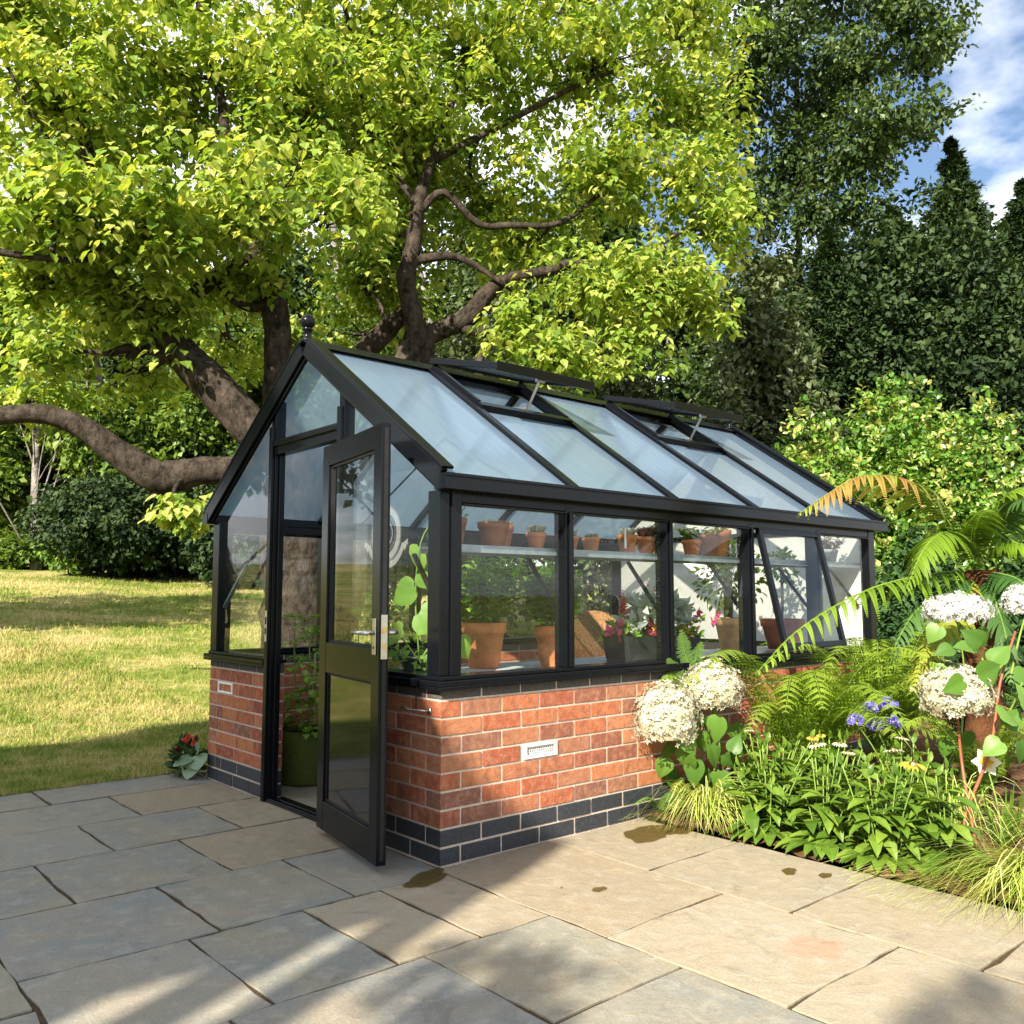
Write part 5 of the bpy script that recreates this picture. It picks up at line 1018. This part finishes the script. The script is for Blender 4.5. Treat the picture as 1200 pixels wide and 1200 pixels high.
def fl_patch(n, l, m, zlo, zhi, nm, ydir=None, tv=OVAL, w_=.9, xr=(x0, x1), name='flower', per=6):
    L_ = LF()
    for i in range(n):
        p = np.array([random.uniform(*xr), random.uniform(y0-.02, y1), BZ+random.uniform(zlo, zhi)]); d = nrm(rvec(per)+np.array([0, -.4, .3])); L_.add(*tv, np.tile(p, (per, 1)), d, nrm(rvec(per)+np.array([0, -.6, .6])), np.full(per, l), RNG.random(per), np.full(per, l*w_))
    return L_.build(name, M[m], tr_)
fl_patch(70, .05, 'herb', .12, .24, 1, name='foliage'); fl_patch(46, .10, 'silver', .2, .34, 1, tv=LANCE, w_=1.4, name='silver_foliage', xr=(1.58, 2.0)); fl_patch(11, .048, 'pink', .15, .23, 1, xr=(1.46, 1.72)); fl_patch(9, .045, 'floretwhite', .14, .22, 1, xr=(1.5, 1.95)); fl_patch(40, .03, 'yellow', .13, .21, 1, xr=(1.68, 2.1)); fl_patch(7, .052, 'red', .18, .25, 1, xr=(1.7, 2.0)); fl_patch(7, .044, 'pink', .2, .3, 1, xr=(2.05, 2.3))
for (x, y, zt) in ((1.54, .36, .40), (1.57, .38, .36), (1.80, .40, .46), (1.84, .38, .42), (1.87, .4, .38)):
    L_ = LF(); n = 34; z = np.linspace(.26, zt, n); a = np.arange(n)*2.4; o = np.stack([np.cos(a), np.sin(a), np.full(n, .5)], -1); L_.add(*OVAL, np.stack([np.full(n, x), np.full(n, y), BZ+z], -1), nrm(o), np.tile([0, 0, 1.], (n, 1)), np.linspace(.045, .02, n), RNG.random(n), np.linspace(.03, .016, n)); L_.build('flower_spike', M['red'], tr_)
# climbing cucumber in the front corner
cu = thing('cucumber_plant', 'climbing cucumber with large pale green leaves in the front corner', 'plant', (.24, .50, BZ)); pot_mesh(cu, (.24, .50, BZ), .10, .09, 'troughblack'); stems(cu, [[(.24,.50,.80),(.20,.48,1.1),(.17,.40,1.36),(.2,.3,1.5)], [(.24,.50,.8),(.32,.42,.95),(.38,.34,.92)], [(.24,.5,.8),(.18,.6,.92),(.14,.68,.84)]], .005)
lst = [(np.array(p), nrm(np.array(d_)), nrm(np.array([-.6, -.55, .55])+rvec(1)[0]*.3), s) for p, d_, s in (((.22,.46,1.03),(.4,-.6,-.4),.17),((.2,.5,1.15),(-.3,.5,-.3),.14),((.18,.42,1.33),(.1,.4,-.7),.13),((.3,.42,.96),(.6,-.4,-.5),.13),((.17,.55,.95),(-.3,.6,-.4),.12),((.16,.62,.9),(-.1,.8,-.5),.11),((.36,.36,.9),(.5,-.2,-.7),.11),((.2,.44,1.22),(.5,-.5,-.4),.12),((.25,.4,.88),(.3,-.6,-.5),.10),((.18,.3,1.42),(.3,-.4,-.6),.11))]
leaves(cu, lst, 'herb', BIGHEART, 1.15); lst = [(np.array([.24, .52, .84])+rvec(1)[0]*np.array([.12, .2, .1]), rvec(1)[0], nrm(rvec(1)[0]+(0, 0, 1)), random.uniform(.03, .06)) for _ in range(90)]; leaves(cu, lst, 'herb', LANCE, 1.8, 'tendril_leaf')
# tomato plants
def tomato(label, c, h, pot):
    t = thing('tomato_plant', label, 'plant', c); pot(t); c = np.array(c); lst = []; b_ = MB(); top0 = .29
    for i in range(3):
        a = i*2.1; tip = c+np.array([.10*math.cos(a), .10*math.sin(a), h*random.uniform(.85, 1)]); P = bez([c+(0, 0, top0), c*.5+tip*.5+(.03*math.cos(a+1), .03*math.sin(a+1), top0*.3), tip], 12); b_.tube(P, np.linspace(.007, .003, len(P)), 6)
        for j in range(15):
            p = P[min(len(P)-1, 1+int(j*.78))]; az = j*2.4+a; o = np.array([math.cos(az), math.sin(az), .15]); l = random.uniform(.11, .2)*(1.1-j*.035); Q = bez([p, p+o*l*.5+(0, 0, .02), p+o*l+(0, 0, -.05)], 5); b_.tube(Q, .002, 4)
            for q in (.35, .6, .85):
                for sg in (-1, 1): pp = p+o*l*q+(0, 0, .01-.05*q*q); lst.append((pp, nrm(o*.5+np.array([-o[1], o[0], 0])*sg+(0, 0, -.25)), nrm(np.array([0, 0, 1.])+rvec(1)[0]*.4), random.uniform(.045, .075)))
            lst.append((Q[-1], nrm(o+(0, 0, -.4)), np.array([0, 0, 1.]), .07))
    b_.build('stem', M['stem'], t, True); leaves(t, lst, 'herb', LANCE, 1.9)
    for q in ((-.05,-.09,.62),(-.02,-.10,.54),(.03,-.11,.525),(.06,-.10,.55),(-.06,-.08,.66),(.02,-.1,.50)):
        f_ = MB(); rr = random.uniform(.018, .026); f_.lathe([(rr*math.cos(a), rr*math.sin(a)) for a in np.linspace(-1.4, 1.4, 9)], c+np.array(q)*np.array([1, 1, h/1.08]), 14); f_.build('tomato', M['fruit'], t, True)
    k_ = MB(); k_.tube([c+(.02, .02, .2), c+(.05, .0, h*.72)], .006, 6); k_.build('cane', M['cane'], t)
def felt(c, r=.165, h=.315):
    def k(t):
        b_ = MB(); b_.lathe([(r*.93, .001), (r*.98, .02), (r, h*.6), (r*1.02, h), (r*.97, h), (r*.95, h*.9)], c, 32); o = b_.build('grow_bag', M['felt'], t, True); s = MB(); s.lathe([(r*.94, h*.88), (r*.94, h*.9)], c, 20); s.build('compost', M['soil'], t)
    return k
def blackpot(c):
    def k(t): pot_mesh(t, c, .13, .29, 'troughblack')
    return k
tomato('tomato plant with green fruit in an olive felt grow bag inside the doorway', (.40, 1.90, 0), 1.06, felt((.40, 1.90, 0)))
tomato('tomato plant in a black pot seen through the open door glass', (.62, 1.52, 0), 1.12, blackpot((.62, 1.52, 0)))
# wicker chair
wc = thing('wicker_chair', 'brown wicker chair with a rounded back behind the flower trough', 'chair', (2.5, 1.42, 0)); C0 = np.array([2.5, 1.42, 0]); b = MB(); n = 22
fd = nrm(np.array([-.5, -.8, 0])); sdv = np.array([-fd[1], fd[0], 0]); vs = []; fs = []
for i in range(n+1):
    a = math.pi*i/n; o = sdv*math.cos(a)*.29-fd*math.sin(a)*.27
    for j, (z, k_) in enumerate(((.40, .92), (.62, 1.0), (.66+.34*math.sin(a)**.8, 1.08), (.66+.34*math.sin(a)**.8, 1.02), (.62, .94), (.40, .86))): vs.append(C0+o*k_+np.array([0, 0, z]))
for i in range(n):
    for j in range(6): fs.append((i*6+j, i*6+(j+1) % 6, (i+1)*6+(j+1) % 6, (i+1)*6+j))
fs += [tuple(range(6)), tuple(n*6+j for j in range(6))]; b.add(vs, fs); b.build('backrest', M['wicker'], wc, True); b = MB(); b.lathe([(.24, .36), (.26, .38), (.26, .42), (.22, .44)], C0, 24); b.build('seat', M['wicker'], wc, True)
for sx, sy in ((1, 1), (1, -1), (-1, 1), (-1, -1)): b = MB(); b.tube([C0+sdv*.2*sx+fd*.18*sy+(0, 0, .37), C0+sdv*.24*sx+fd*.22*sy], .016, 8); b.build('leg', M['wicker'], wc, True)

# ---------------------------------------------------------------- the house behind the camera: it throws the long shade over the flags
ht = thing('brick_house', 'brick house with steep tiled roof standing across the patio', 'house', (-11, -1.6, 0)); hx0, hx1, hy0, hy1, he, hr_ = -14.0, -7.9, -3.857, .65, 5.72, 8.13; yw = -3.08
b = MB(); b.prism([(hx0, yw, -.05), (hx0, hy1, -.05), (hx0, hy1, he-.1), (hx0, (hy0+hy1)/2, hr_-.1), (hx0, yw, he-.1+(yw-hy0)*1.07)], (hx1-hx0, 0, 0)); b.build('wall', M['brick'], ht)
b = MB(); ym = (hy0+hy1)/2; sl = (hr_-he)/(ym-hy0)
for s in (-1, 1):
    ye = hy0 if s < 0 else hy1+.02; b.prism([(hx0-.2, ym, hr_), (hx0-.2, ye, he), (hx0-.2, ye, he-.12), (hx0-.2, ym, hr_-.12)], (hx1-hx0+.3, 0, 0))
rfo = b.build('roof', M['rooftile'], ht); b = MB(); b.box((-12.5, ym-.4, hr_-.8), (-11.7, ym+.4, hr_+1.1)); b.build('chimney', M['brick'], rfo)
b = MB(); b.box((hx0-.2, hy0, 5.60), (hx1+.1, -3.58, 6.02)); b.build('eave_shadow_box', M['timber'], rfo)  # unseen box added at the eave to shape the tip of its shadow
for y0_, y1_ in ((-3.857, -3.70), (-3.56, -3.42), (-3.24, -3.16)): b = MB(); b.box((hx1-.13, y0_, -.02), (hx1, y1_, 5.59)); b.build('streak_shadow_post', M['timber'], ht)  # unseen posts added, spaced so streaks of sun reach the flags between them
for y, z0, z1 in ((-2.3, .9, 2.2), (-.6, .9, 2.2), (-2.3, 3.4, 4.6), (-.6, 3.4, 4.6)):
    b = MB(); b.box((hx1-.01, y, z0), (hx1+.05, y+1.0, z1)); wf = b.build('window', M['render'], ht); b = MB(); b.box((hx1+.051, y+.06, z0+.06), (hx1+.056, y+.48, z1-.06)); b.box((hx1+.051, y+.52, z0+.06), (hx1+.056, y+.94, z1-.06)); b.build('pane', M['window'], wf)
# a garden tree past the left edge of the picture: its shade lies across the lawn
bl = [(-3.9+RNG.normal()*1.5, 10.8+RNG.normal()*1.3, 4.6+RNG.normal()*.6, 1.6, 1.5, .9) for _ in range(9)]
simple_tree('unseen_garden_tree', 'round garden tree on the lawn shading the grass in a band', 'tree', (-3.9, 11, ground_z(-3.9, 11)), bl, 1200, 12, .2, .35, M['mid'], M['bark'], .16)
bl = [(-8, -4.22, 5.3, .2, .2, .16), (-8.0, -4.43, 5.28, .18, .16, .14), (-8, -5.75, 5.88, .2, .22, .16)]  # leaf clumps of an added tree, placed to drop dappled shade on the flags
simple_tree('unseen_garden_tree', 'slender unseen tree added to dapple the flags with shade', 'tree', (-8, -5.2, -.02), bl, 55, 9, .10, .12, M['mid'], M['bark'], .04, limbs=6)
